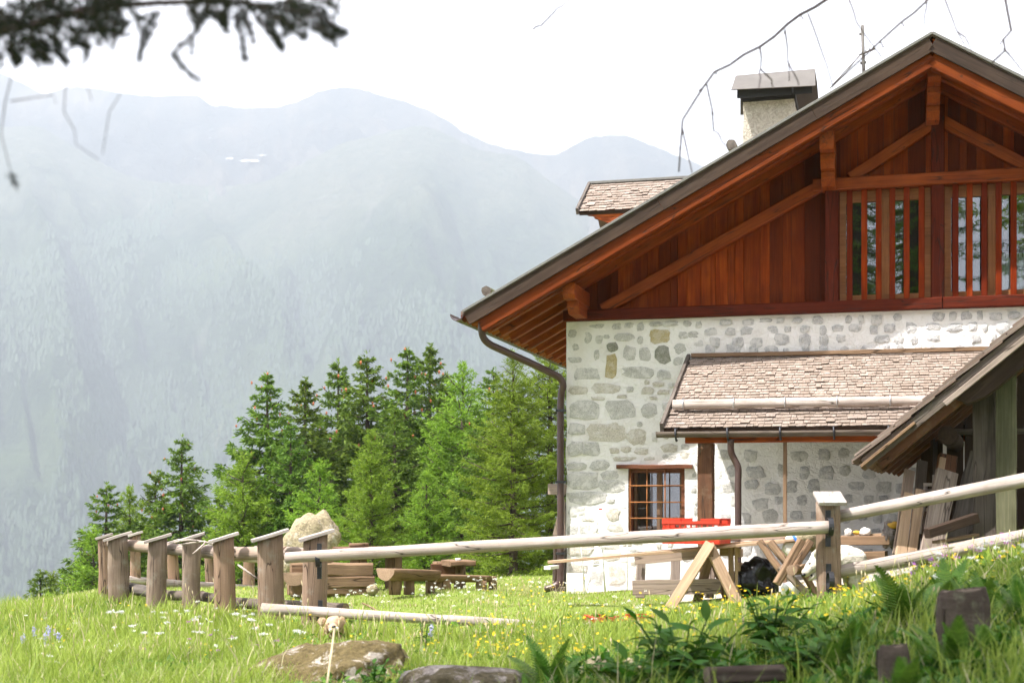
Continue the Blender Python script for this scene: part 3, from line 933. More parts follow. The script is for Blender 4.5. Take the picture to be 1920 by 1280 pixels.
beam('king_post', (4.505, -0.012, 3.575), (4.505, -0.012, 4.90), 0.15, 0.13, M['redbeam'], house, up=(0, 1, 0))

# gable windows
def gable_window(u0, u1, mull, slats, curtain):
    z0, z1 = 3.58, 4.90
    w = boxes('window', [(u0, 0.05, z1 - 0.13, u1, 0.11, z1), (u0, 0.05, z0, u1, 0.11, z0 + 0.07), (u0, 0.05, z0 + .07, u0 + 0.075, 0.11, z1 - .13), (u1 - 0.075, 0.05, z0 + .07, u1, 0.11, z1 - .13)], M['lightwood'], house)
    for m in mull:
        beam('mullion', (m, 0.075, z0 + .07), (m, 0.075, z1 - .13), 0.11, 0.065, M['lightwood'], w, up=(0, 1, 0))
    edges = [u0 + 0.075] + [x for m in mull for x in (m - 0.055, m + 0.055)] + [u1 - 0.075]
    for k in range(0, len(edges), 2):
        mk('pane', [(edges[k], 0.09, z0 + .07), (edges[k + 1], 0.09, z0 + .07), (edges[k + 1], 0.09, z1 - .13), (edges[k], 0.09, z1 - .13)], [(0, 1, 2, 3)], M['glass'], w)
    for s in slats:
        beam('slat', (s, -0.02, z0 - 0.0), (s, -0.02, z1 + 0.0), 0.068, 0.035, M['slat'], w, up=(0, 1, 0))
    if curtain:
        n = 40; vs, fs = [], []
        for i in range(n + 1):
            uu = curtain[0] + (curtain[1] - curtain[0]) * i / n
            y = 0.16 + 0.014 * math.sin(i * 1.9)
            vs += [(uu, y, z0 + .05), (uu, y, z0 + 0.46)]
        for i in range(n): fs.append((2 * i, 2 * i + 2, 2 * i + 3, 2 * i + 1))
        mk('curtain', vs, fs, M['curtain'], w, sm=True)
        for k in range(9):
            x = curtain[0] + (curtain[1] - curtain[0]) * (k + 0.5) / 9
            boxes('curtain_loop', [(x - 0.018, 0.155, z0 + 0.46, x + 0.018, 0.165, z0 + 0.515)], M['curtain'], w)
def su(lo, hi): return FU((lo + hi) / 2, 460, -0.02)[0]
gable_window(3.37, 4.425, [FU(1661, 460, .08)[0]], [su(1587, 1599), su(1615, 1626), su(1642, 1653), su(1668, 1678), su(1695, 1705), su(1723, 1733)], None)
e_s = [su(1786, 1797), su(1813, 1823), su(1840, 1851), su(1866, 1879), su(1895, 1906)]
gable_window(4.585, 5.75, [FU(1861, 460, .08)[0]], e_s + [e_s[-1] + 0.17 * k for k in (1, 2)], (FU(1878, 460, .08)[0], 5.66))

# ---- main roof
def roof():
    th = 0.05
    pl = lambda u, z: (u, z)
    y0, y1 = -OH - 0.02, DEP + 0.4
    vs = []
    for y in (y0, y1):
        vs += [(EV_U - 0.06, y, roof_z(EV_U - 0.06)), (AP_U, y, AP_Z), (U1 + 1, y, roof_z(U1 + 1)), (EV_U - 0.06, y, roof_z(EV_U - .06) - th), (AP_U, y, AP_Z - th), (U1 + 1, y, roof_z(U1 + 1) - th)]
    fs = [(0, 1, 7, 6), (1, 2, 8, 7), (3, 9, 10, 4), (4, 10, 11, 5), (0, 6, 9, 3), (2, 5, 11, 8), (0, 3, 4, 1), (1, 4, 5, 2), (6, 7, 10, 9), (7, 8, 11, 10)]
    r = mk('roof', vs, fs, M['darkshingle'], house)
    aL, aR = math.atan(SL_L), -math.atan(SL_R)
    nL = Vector((-math.sin(aL), 0, math.cos(aL))); nR = Vector((math.sin(-aR), 0, math.cos(aR)))
    def rake(name, off, h, w, y, mat, u0, u1, seg=1, inset=0.0):
        """member parallel to the rake, its centre off below the roof top"""
        ca, cr = math.cos(aL), math.cos(aR)
        beam(name, (u0, y, roof_z(u0) - off / ca), (AP_U - 0.001, y, AP_Z - off / ca), w, h, mat, r, up=nL, seg=seg)
        if u1: beam(name, (AP_U + 0.001, y, AP_Z - off / cr), (u1, y, roof_z(u1) - off / cr), w, h, mat, r, up=nR, seg=seg)
    rake('edge_flashing', 0.018, 0.03, 0.03, -OH - 0.045, M['flash'], EV_U - 0.03, U1 + .5)
    # weathered fascia in lengths
    u = EV_U + 0.02
    while u < AP_U - 0.05:
        u2 = min(AP_U - 0.001, u + random.uniform(1.6, 2.4))
        if AP_U - u2 < 0.5: u2 = AP_U - 0.001
        o = 0.122 / math.cos(aL)
        beam('fascia_board', (u, -OH - 0.022, roof_z(u) - o), (u2 - 0.004, -OH - 0.022, roof_z(u2) - o), 0.03, 0.155, M['fascia'], r, up=nL)
        u = u2
    o = 0.122 / math.cos(aR)
    beam('fascia_board', (AP_U + 0.002, -OH - 0.022, AP_Z - o), (U1, -OH - 0.022, roof_z(U1) - o), 0.03, 0.155, M['fascia'], r, up=nR)
    # rafters front to back (left half shows its undersides along the eave)
    y = -OH + 0.07
    k = 0
    while y < DEP:
        offc = 0.05 + 0.025 + 0.11
        rake('rafter', offc + (0.045 if k == 0 else 0.02), 0.23 if k == 0 else 0.17, 0.13 if k == 0 else 0.10, y, M['barge'] if k == 0 else M['beam'], EV_U + 0.16, (U1 + .4) if k < 3 else None)
        y += 0.42 if k == 0 else 0.50; k += 1
    # soffit boards lie across the rafters, each its own board
    s = 0.0
    L = (AP_U - EV_U) / math.cos(aL)
    ux = Vector((math.cos(aL), 0, math.sin(aL)))
    base = Vector((EV_U, 0, roof_z(EV_U) - 0.068 / math.cos(aL)))
    while s < L - 0.05:
        wd = min(random.uniform(0.15, 0.2), L - s)
        c = base + ux * (s + wd / 2)
        beam('soffit_board', (c.x, -OH + 0.0, c.z), (c.x, DEP, c.z), wd - 0.006, 0.02, M['soffit'], r, up=nL, ch=0.003)
        s += wd
    s = 0.0; L = (U1 + .4 - AP_U) / math.cos(aR)
    ux = Vector((math.cos(aR), 0, math.sin(aR))); base = Vector((AP_U, 0, AP_Z - 0.068 / math.cos(aR)))
    while s < L - 0.05:
        wd = min(0.18, L - s); c = base + ux * (s + wd / 2)
        beam('soffit_board', (c.x, -OH, c.z), (c.x, 2.0, c.z), wd - 0.006, 0.02, M['soffit'], r, up=nR, ch=0.003)
        s += wd
    # shingle butts along the eave, seen from below as round tongues
    for i in range(46):
        y = -OH + 0.05 + i * 0.19
        zz = roof_z(EV_U + 0.0) - 0.085
        log('eave_tile', (EV_U - 0.05, y, zz - .03), (EV_U + 0.34, y, zz + 0.34 * SL_L - 0.05), 0.088, 0.08, M['beam'] if i % 4 else M['redbeam'], r, n=10, seg=1, wob=0.03, sq=0.55)
    # half round gutter
    n = 10; vs, fs = [], []
    ys = [-OH - 0.06, DEP]
    for y in ys:
        for q in range(n + 1):
            a = math.pi + math.pi * q / n
            for rr in (0.085, 0.075):
                vs.append((EV_U - 0.10 + rr * math.cos(a), y, roof_z(EV_U) - 0.05 + rr * math.sin(a) - 0.015))
    m = 2 * (n + 1)
    for q in range(n):
        fs.append((2 * q, 2 * q + 2, m + 2 * q + 2, m + 2 * q)); fs.append((2 * q + 1, m + 2 * q + 1, m + 2 * q + 3, 2 * q + 3)); fs.append((2 * q, 2 * q + 1, 2 * q + 3, 2 * q + 2))
    fs.append((0, m, m + 1, 1)); fs.append((2 * n, 2 * n + 1, m + 2 * n + 1, m + 2 * n))
    mk('gutter', vs, fs, M['gutter'], house, sm=False)
    # snow logs lying along the roof
    for u in (-0.80, 2.17):
        nz = roof_z(u) + 0.10
        l = log('snow_guard', (u, -OH + 0.08, nz), (u, 6, nz), 0.06, 0.06, M['moss'], r, n=12, seg=8, wob=0.16, end=M['oldgrey'])
    return r
roof_o = roof()

def purlin(u, top, w, hs, projs):
    """stacked corbelled purlin: each lower block stops further back"""
    p = None
    z = top
    for h, pr in zip(hs, projs):
        c = 0.05
        pts = [(0.5, 0), (0.5, h), (-pr, h), (-pr, c if p is None else h * 0.55), (-pr + (c if p is None else 0.11), 0)]
        o = slab('purlin' if p is None else 'corbel', pts, w, M['beam'], p or house, (u - w / 2, 0, z - h), (0, 1, 0), (0, 0, 1), ch=0.006)
        if p is None: p = o
        else: o.matrix_basis = p.matrix_basis.inverted() @ o.matrix_basis
        z -= h + 0.001
purlin(0.215, roof_z(0.10) - 0.31, 0.15, (0.19, 0.15), (0.86, 0.62))
purlin(3.25, roof_z(3.14) - 0.31, 0.165, (0.20, 0.16, 0.16), (0.84, 0.62, 0.40))
purlin(4.44, roof_z(4.41) - 0.30, 0.15, (0.20, 0.16, 0.14), (0.84, 0.62, 0.40))

# downpipe at the corner
def pxu(px, py, w):
    u, z = FU(px, py, w); return Vector((u, w, z))
tube('downpipe', [pxu(903, 600, -0.75), pxu(904, 626, -0.73), pxu(915, 643, -0.68), pxu(945, 658, -0.55), pxu(1000, 683, -0.35), pxu(1035, 700, -0.17), pxu(1050, 709, -0.12), pxu(1056, 724, -0.1),
                  Vector((-0.062, -0.06, 2.4)), Vector((-0.062, -0.06, 1.2)), Vector((-0.062, -0.06, 0.25)), Vector((-0.10, -0.10, 0.12)), Vector((-0.25, -0.12, 0.06))], 0.045, M['gutter'], house, n=12, sub=4)
for z in (2.3, 1.4, 0.5):
    boxes('pipe_clip', [(-0.115, -0.115, z, -0.0, -0.0, z + 0.03)], M['iron'], house)

# ground-floor window
def lower_window():
    u0, u1, z0, z1 = WIN
    w = boxes('window', [(u0 - 0.06, 0.02, z0, u0 + 0.045, 0.15, z1), (u1 - 0.045, 0.02, z0, u1 + 0.06, 0.15, z1), (u0 + .045, 0.025, z1 - 0.05, u1 - .045, 0.15, z1), (u0 + .045, 0.025, z0, u1 - .045, 0.15, z0 + 0.06)], M['rusty'], house)
    beam('lintel', (u0 - 0.14, -0.01, z1 + 0.022), (u1 + 0.10, -0.01, z1 + 0.022), 0.12, 0.05, M['rusty'], w, seg=5, wob=0.004)
    mk('pane', [(u0 + .045, 0.2, z0 + .06), (u1 - .045, 0.2, z0 + .06), (u1 - .045, 0.2, z1 - .05), (u0 + .045, 0.2, z1 - .05)], [(0, 1, 2, 3)], M['glass'], w)
    um = (u0 + u1) / 2
    boxes('inner_frame', [(um - 0.02, 0.16, z0 + .06, um + 0.045, 0.195, z1 - .05), (u0 + .05, 0.16, z0 + .06, u0 + 0.085, 0.195, z1 - .05), (u1 - 0.085, 0.16, z0 + .06, u1 - 0.05, 0.195, z1 - .05)], M['brownin'], w)
    boxes('room', [(u0, 0.9, z0 - .2, u1, 0.95, z1 + .2), (u0 - 0.05, 0.32, z0 - .2, u0, 0.95, z1 + .2), (u1, 0.32, z0 - .2, u1 + .05, 0.95, z1 + .2)], M['brownin'], w)
    for px in (1181.5, 1213, 1247):
        u = FU(px, 930, 0.0)[0]
        tube('iron_bar', [(u, 0.0, z0 + 0.0), (u, 0.003, z1)], 0.008, M['lightwood'], w, n=6)
    for py in (910, 941, 971):
        z = FU(1230, py, 0)[1]
        tube('iron_bar', [(u0 + .02, -0.012, z), (u1 - .02, -0.012, z)], 0.008, M['lightwood'], w, n=6)
lower_window()

# ---- shingles shared by all shingled roofs
def shingle_mesh(name, mat, L=0.17, W=0.1, T=0.009):
    out = []
    for k in range(6):
        rs = random.Random(k)
        j = [rs.uniform(-0.012, 0.012) for _ in range(4)]
        vs = [(0, -W / 2, 0), (0, W / 2, 0), (L + j[0], W / 2, 0), (L + j[1], -W / 2, 0), (0, -W / 2, T * .3), (0, W / 2, T * .3), (L + j[0], W / 2, T + j[2] * .3), (L + j[1], -W / 2, T + j[3] * .3)]
        fs = [(3, 2, 1, 0), (4, 5, 6, 7), (0, 1, 5, 4), (1, 2, 6, 5), (2, 3, 7, 6), (3, 0, 4, 7)]
        me = bpy.data.meshes.new(name); me.from_pydata(vs, [], fs); me.materials.append(mat); me.update()
        out.append(me)
    return out
SH = shingle_mesh('shingle', M['shingle'])

def shingle_roof(parent, O, along, down, normal, L, S, rows, wmin, wmax, limit, rs, mat, clip=None, sag=0.0):
    """rows of shingles from the top edge O; the lowest rows become parts, the rest one joined part"""
    O, along, down, normal = map(Vector, (O, along, down, normal))
    items = []
    ex = S / rows
    for r in range(rows):
        x = -rs.uniform(0, wmax)
        while x < L:
            w = rs.uniform(wmin, wmax)
            a, b = max(x, 0), min(x + w, L)
            if b - a > 0.02:
                items.append((r, (a + b) / 2, b - a - 0.004))
            x += w
    items.sort(key=lambda q: -q[0])
    jv, jf = [], []
    for i, (r, c, w) in enumerate(items):
        lift = 0.010 + rs.uniform(0, 0.003) + (rs.uniform(0.003, 0.012) if rs.random() < 0.07 else 0)
        tilt = 0.07 + rs.uniform(-0.02, 0.035)
        X = (down * math.cos(tilt) + normal * math.sin(tilt) + along * rs.uniform(-0.03, 0.03)).normalized()
        Y = (normal.cross(X)).normalized(); Zn = X.cross(Y)
        m = Matrix((X * (ex * 1.35 / 0.17) * rs.uniform(0.95, 1.07), Y * (w / 0.1), Zn)).transposed().to_4x4()
        sg = -sag * math.sin(math.pi * c / L)
        m.translation = O + along * c + down * (r * ex - 0.25 * ex) + normal * lift + Vector((0, 0, sg * 0.5))
        me = SH[rs.randrange(6)]
        if mat is not None: me = mat[rs.randrange(6)]
        if i < limit:
            o = bpy.data.objects.new('shingle', me); COL.objects.link(o); o.parent = parent; o.matrix_basis = m
        else:
            b = len(jv)
            jv += [m @ v.co for v in me.vertices]; jf += [tuple(b + k for k in p.vertices) for p in me.polygons]
    if jv:
        o = mk('shingle_field', jv, jf, M['shinglefield'], parent)
        o['kind'] = 'stuff'

def shingle_field_mat():
    t = NT('shingle_field')
    g = t.n('NewGeometry'); rnd = (g, 'Random Per Island')
    tc = t.n('TexCoord')
    n1 = t.n('TexNoise', {'Vector': t.n('Mapping', {'Vector': (tc, 'Object'), 'Scale': (12, 2, 6)}), 'Scale': 3.0, 'Detail': 5})
    col = t.ramp(n1, [(0.3, (0.27, 0.212, 0.175)), (0.72, (0.42, 0.345, 0.295))])
    col = t.mix(t.ramp(rnd, [(0.1, 0.0), (0.9, 0.7)]), col, (0.24, 0.185, 0.145))
    return t.bsdf(col, 0.85, n1, 0.5, 0.004, 0.15)
M['shinglefield'] = shingle_field_mat()

# ---- porch roof before the front wall
def porch():
    W = 2.2
    u0, zr = 1.57, 2.93
    ze = 1.945
    u1 = 6.6
    dn = Vector((0, -W, ze - zr)).normalized(); al = Vector((1, 0, 0)); nm = al.cross(dn) * -1
    if nm.z < 0: nm = -nm
    S = math.hypot(W, zr - ze)
    p = slab('porch_roof', [(0, 0), (u1 - u0, 0), (u1 - u0, -S), (0, -S)], -0.045, M['fascia'], house, (u0, 0, zr), al, -dn)
    inv = p.matrix_basis.inverted()
    rs = random.Random(9)
    loc = lambda v: inv @ Vector(v)
    loc_d = lambda v: (inv.to_3x3() @ Vector(v)).normalized()
    shingle_roof(p, loc((u0, 0, zr)), loc_d(al), loc_d(dn), loc_d(nm), 4.2, S, 26, 0.045, 0.11, 300, rs, None, sag=0.02)
    # ridge board, barge board, snow log with brackets
    beam('ridge_board', (u0 + 0.02, -0.07, zr + 0.035), (u1, -0.07, zr + 0.015), 0.05, 0.05, M['hewn'], house, seg=6, wob=0.006)
    beam('barge_board', (u0 - 0.02, 0.0, zr + 0.01), (u0 - 0.02, -W - 0.03, ze + 0.01), 0.04, 0.11, M['oldgrey'], house, up=nm)
    d = 0.80
    c = Vector((0, 0, zr)) + dn * (S * d) + nm * 0.105
    lg = log('snow_guard', (u0 + 0.04, c.y, c.z), (u1, c.y, c.z - 0.01), 0.054, 0.05, M['rail'], house, n=14, seg=16, wob=0.04, end=M['endgrain'])
    k = 0
    for u in np.arange(u0 + 0.16, u1 - 1.2, 0.555):
        pts = []
        for q in range(9):
            a = -0.6 + q * (math.pi + 0.5) / 8
            pts.append(Vector((u, c.y, c.z)) + (dn * math.cos(a) + nm * math.sin(a)) * 0.064)
        pts.append(pts[-1] - nm * 0.08 - dn * 0.10)
        tube('log_bracket', pts, 0.007, M['steel'], house, n=6)
    # wooden gutter with iron hooks
    ge = Vector((0, -W - 0.06, ze - 0.055))
    lg = log('gutter', (u0 - 0.07, ge.y, ge.z + .02), (u1, ge.y, ge.z), 0.062, 0.058, M['oldgrey'], house, n=14, seg=14, wob=0.03, half=True, end=M['fresh'])
    for u in np.arange(u0 + 0.14, u1 - 1.2, 0.555):
        pts = [Vector((u, ge.y + 0.09, ge.z + 0.075)), Vector((u, ge.y + 0.03, ge.z + 0.05)), Vector((u, ge.y - 0.065, ge.z + 0.05)), Vector((u + .005, ge.y - 0.072, ge.z - 0.03)), Vector((u + .008, ge.y - 0.03, ge.z - 0.078)), Vector((u + .008, ge.y + 0.03, ge.z - 0.07))]
        tube('gutter_hook', pts, 0.011, M['iron'], house, n=6)
    beam('eave_beam', (u0 + 0.22, -W + 0.12, ze - 0.105), (u1, -W + 0.12, ze - 0.12), 0.10, 0.09, M['beam'], house, seg=4, wob=0.004)
    beam('porch_post', (2.01, -W + 0.16, -0.1), (2.01, -W + 0.16, ze - 0.155), 0.17, 0.16, M['porchpost'], house, up=(0, 1, 0), seg=8, wob=0.006, ch=0.012)
    beam('porch_post', (5.9, -W + 0.16, -0.1), (5.9, -W + 0.16, ze - 0.16), 0.17, 0.16, M['porchpost'], house, up=(0, 1, 0), seg=8, wob=0.006)
    beam('porch_rafter', (u0 + 0.35, -0.02, zr - 0.10), (u0 + 0.35, -W + 0.1, ze - 0.05), 0.08, 0.08, M['beam'], house)
    y = -W + 0.0
    a = FU(1371, 832, y); b = FU(1384, 868, y - .0); e = FU(1383, 1090, y)
    tube('downpipe', [(a[0], y - 0.04, a[1] + 0.05), (a[0], y - 0.02, a[1] - 0.08), (a[0] + 0.03, y, a[1] - 0.16), (b[0], y, b[1] - 0.05), (b[0], y, b[1] - 0.2), (b[0], y, 0.9), (b[0], y, 0.1)], 0.036, M['gutter'], house, n=10, sub=4)
    u, _ = FU(1472, 900, y + .1)
    beam('thin_prop', (u, y + .1, 0.1), (u, y + .1, ze - 0.1), 0.04, 0.035, M['hewn'], house, up=(0, 1, 0))
porch()

# ---- dormer, chimney, aerial
def dormer():
    uw = -0.62
    yr, yb = 4.65, 3.72
    zr, zb = 6.22, 5.60
    dn = Vector((0, yb - yr, zb - zr)); S = dn.length; dn.normalize()
    nm = Vector((0, -(zr - zb), yr - yb)).normalized()
    if nm.z < 0: nm = -nm
    L = 3.2
    p = slab('dormer_roof', [(0, 0), (L, 0), (L, -S), (0, -S)], -0.05, M['fascia'], house, (uw, yr, zr), (1, 0, 0), -dn)
    inv = p.matrix_basis.inverted(); i3 = inv.to_3x3()
    shingle_roof(p, inv @ Vector((uw, yr, zr)), (i3 @ Vector((1, 0, 0))).normalized(), (i3 @ dn).normalized(), (i3 @ nm).normalized(), 1.75, S, 11, 0.07, 0.15, 300, random.Random(4), None)
    q = slab('dormer_roof', [(0, 0), (L, 0), (L, S), (0, S)], -0.05, M['darkshingle'], house, (uw, yr, zr), (1, 0, 0), (0, -(yb - yr), zb - zr))
    beam('dormer_ridge', (uw - 0.02, yr, zr + 0.03), (uw + L, yr, zr + 0.03), 0.12, 0.04, M['flash'], house)
    beam('dormer_edge', (uw - 0.025, yr, zr + 0.01), (uw - 0.025, yb - .03, zb + 0.01), 0.04, 0.10, M['oldgrey'], house, up=nm)
    # timber front and corbelled purlin
    boxes('dormer_wall', [(uw + 0.45, yb + 0.2, 4.3, uw + 2.5, 2 * yr - yb - 0.2, zb + 0.05)], M['planks'], house)
    for y in (yb + 0.16,):
        slab('dormer_purlin', [(0, 0), (2.2, 0), (2.2, -0.11), (0.2, -0.11), (0.1, -0.07), (0.03, -0.06)], 0.13, M['beam'], house, (uw + 0.08, y, zb + 0.03), (1, 0, 0), (0, 0, 1))
        slab('dormer_purlin', [(0, 0), (1.9, 0), (1.9, -0.10), (0.25, -0.10), (0.14, -0.05)], 0.13, M['beam'], house, (uw + 0.22, y + 0.002, zb - 0.082), (1, 0, 0), (0, 0, 1))
dormer()

def chimney():
    a, _ = FU(1393, 220, 2.4); b, _ = FU(1489, 220, 2.4)
    zt = FU(1440, 186, 2.4)[1]
    n = 14; vs, fs = [], []
    c = boxes('chimney', [(a, 2.4, 4.0, b, 3.1, zt)], M['chimplaster'], house)
    bm = bmesh.new(); bm.from_mesh(c.data)
    bmesh.ops.subdivide_edges(bm, edges=bm.edges, cuts=12, use_grid_fill=True)
    for v in bm.verts: v.co += Vector((mnoise.noise(v.co * 6), mnoise.noise(v.co * 6 + Vector((5, 5, 5))), 0)) * 0.012
    bm.to_mesh(c.data); bm.free()
    boxes('flue_collar', [(a - 0.02, 2.38, zt - 0.02, b + 0.02, 3.12, zt + 0.05)], M['blackmetal'], c)
    boxes('flue', [(a + 0.06, 2.5, zt + .05, b - 0.06, 3.0, zt + 0.16)], M['blackmetal'], c)
    for x in (a + 0.03, (a + b) / 2, b - 0.03):
        for y in (2.42, 3.08):
            tube('hood_leg', [(x, y, zt), (x, y, zt + 0.26)], 0.012, M['iron'], c, n=6)
    ul, zl = FU(1371, 168, 2.1); ur, _ = FU(1529, 168, 2.1); _, ztop = FU(1440, 131, 2.3)
    ym = 2.75
    vs = [(ul, 2.1, zl), (ur, 2.1, zl - 0.03), (ur - .02, 2.42, ztop), (ul + 0.03, 2.42, ztop - .01), (ul, 3.4, zl), (ur, 3.4, zl - 0.03), (ur - .02, 3.08, ztop), (ul + .03, 3.08, ztop - .01)]
    o = mk('hood', vs, [(0, 1, 2, 3), (3, 2, 6, 7), (7, 6, 5, 4)], M['hood'], c)
    sd = o.modifiers.new('thickness', 'SOLIDIFY'); sd.thickness = 0.012; sd.offset = -1
    # baffles under the hood
    boxes('hood_baffle', [(ul + 0.07, 2.2, zl - 0.10, ur - 0.33, 2.215, zl + 0.02), (ur - 0.30, 2.2, zl - 0.10, ur - 0.05, 2.215, zl + 0.03)], M['blackmetal'], c)
def chim_plaster():
    t = NT('chimney_plaster')
    v = t.coord(rnd=0)
    a = t.n('TexNoise', {'Vector': v, 'Scale': 14, 'Detail': 6, 'Roughness': 0.7, 'Distortion': 2.0})
    col = t.ramp(a, [(0.35, (0.42, 0.37, 0.29)), (0.6, (0.72, 0.68, 0.59))])
    return t.bsdf(col, 0.95, a, 1.0, 0.05, 0.1)
M['chimplaster'] = chim_plaster()
chimney()

def aerial():
    base = house.matrix_basis
    def HW(px, py, w):
        u, z = FU(px, py, w); return Vector((HC.x, HC.y, 0)) + HD * u + HM * w + Vector((0, 0, z))
    e = empty('roof_antenna', HW(1620, 150, 2.0), 0, 'thin metal antenna mast with small crossbars above the roof edge', 'antenna')
    L = lambda v: v - e.location
    tube('mast', [L(HW(1621, 190, 2.0)), L(HW(1617, 48, 2.0))], 0.022, M['hood'], e)
    tube('crossbar', [L(HW(1611, 64, 2.0)), L(HW(1619, 64, 2.0))], 0.018, M['hood'], e)
    tube('crossbar', [L(HW(1613, 119, 2.0)), L(HW(1624, 117, 2.0))], 0.02, M['hood'], e)
    tube('boom', [L(HW(1612, 103, 2.05)), L(HW(1640, 92, 1.8))], 0.013, M['hood'], e)
    for t in (0.15, 0.4, 0.65, 0.9):
        a = HW(1612 + 28 * t, 103 - 11 * t, 2.05 - .25 * t)
        tube('element', [L(a + Vector((-.02, -0.10, 0))), L(a + Vector((.02, 0.10, 0.02)))], 0.007, M['hood'], e, n=5)
    tube('guy_wire', [L(HW(1613, 104, 2.0)), L(HW(1590, 128, 1.5)), L(HW(1563, 158, 1.0))], 0.007, M['hood'], e, n=5)
    tube('guy_wire', [L(HW(1610, 106, 2.0)), L(HW(1585, 138, 1.5)), L(HW(1556, 166, 1.0))], 0.007, M['hood'], e, n=5)
aerial()
# ------------------------------------------------------------------ fences
def fence_post(parent, px, pw, ytop, Y, cap=True, mat=None, deep=0.35, seed=0, capdir=(1, 0.25), capang=17, thick=None, bark=False):
    """split-log post standing in the ground with a slanting cover board"""
    s = Y / F
    base = G(px, Y)
    top = P(px, ytop, Y).z
    w = pw * s
    rs = random.Random(seed)
    lean = Vector((rs.uniform(-0.04, 0.04), rs.uniform(-0.04, 0.04), 0))
    p0 = base - Vector((0, 0, deep)) - parent.location
    p1 = Vector((base.x, base.y, top)) + lean - parent.location
    n, seg = 12, 10
    th = thick or w * 0.62
    vs, fs = [], []
    ta = math.tan(rad(capang))
    off = rs.uniform(0, 50)
    for i in range(seg + 1):
        t = i / seg
        for k in range(n):
            a = 2 * math.pi * k / n
            c, q = math.cos(a), math.sin(a)
            r = 1 + 0.10 * mnoise.noise((c * 1.3 + off, q * 1.3, t * 2.5)) + (0.06 * mnoise.noise((c * 5 + off, q * 5, t * 9)) if bark else 0)
            r *= 1.04 - 0.08 * t
            sqr = (abs(c) ** 3 + abs(q) ** 3) ** (-1 / 3)
            xx, yy = c * sqr * r * w / 2, q * sqr * r * th / 2
            z = (p1.z - p0.z) * t
            if i == seg: z += xx * ta
            vs.append((z, xx, yy))
    for i in range(seg):
        for k in range(n):
            k2 = (k + 1) % n
            fs.append((i * n + k, i * n + k2, (i + 1) * n + k2, (i + 1) * n + k))
    fs.append(tuple(seg * n + k for k in range(n)))
    d = p1 - p0
    X = d.normalized(); Yv = Vector((capdir[0], capdir[1], 0)).normalized(); Yv = (Yv - X * Yv.dot(X)).normalized(); Zv = X.cross(Yv)
    m = Matrix((X, Yv, Zv)).transposed().to_4x4(); m.translation = p0
    po = mk('post', vs, fs, mat or M['post'], parent, m, sm=False)
    po.data.polygons.foreach_set('use_smooth', [len(p.vertices) == 4 for p in po.data.polygons])
    if cap:
        L, Wc = w * 1.42, th * 1.5
        c = p1 + Vector((0, 0, 0.02))
        ax = Vector((Yv.x * math.cos(rad(capang)), Yv.y * math.cos(rad(capang)), math.sin(rad(capang))))
        b = beam('cover_board', c - ax * L / 2, c + ax * L / 2, Wc, 0.032, M['cap'], parent, ch=0.003, seg=3, wob=0.002)
        b.parent = po; b.matrix_basis = po.matrix_basis.inverted() @ b.matrix_basis
    return po

def rail_through(parent, pts, r, mat, name='rail', end=True):
    q = [P(*p) - parent.location for p in pts]
    for k in range(len(q) - 1):
        d = (q[k + 1] - q[k]).normalized()
        log(name, q[k] - d * 0.06, q[k + 1] + d * 0.06, r[k], r[k + 1], mat, parent, n=14, seg=8, wob=0.05, end=M['endgrain'] if end else None)

def bracket(parent, c, r, tall):
    """iron stirrup that holds a pole against the post: strap plus ring (c in world)"""
    c = Vector(c) - parent.location
    vs, fs = [], []
    n = 18
    for i in range(n):
        a = 2 * math.pi * i / n
        y, z = math.cos(a), math.sin(a)
        for (x, k) in ((-0.022, 1.0), (0.022, 1.0), (0.022, 1.13), (-0.022, 1.13)):
            vs.append((x, y * r * k * 1.05, z * r * k * 1.15))
    for i in range(n):
        j = (i + 1) % n
        for k in range(4):
            k2 = (k + 1) % 4
            fs.append((i * 4 + k, j * 4 + k, j * 4 + k2, i * 4 + k2))
    m = Matrix.Translation(c)
    o = mk('iron_stirrup', vs, fs, M['iron'], parent, m)
    boxes('iron_strap', [(-0.022, r * 1.0, -r * 1.2 - tall, 0.022, r * 1.0 + 0.02, r * 1.2 + 0.07)], M['iron'], parent, Matrix.Translation(c))

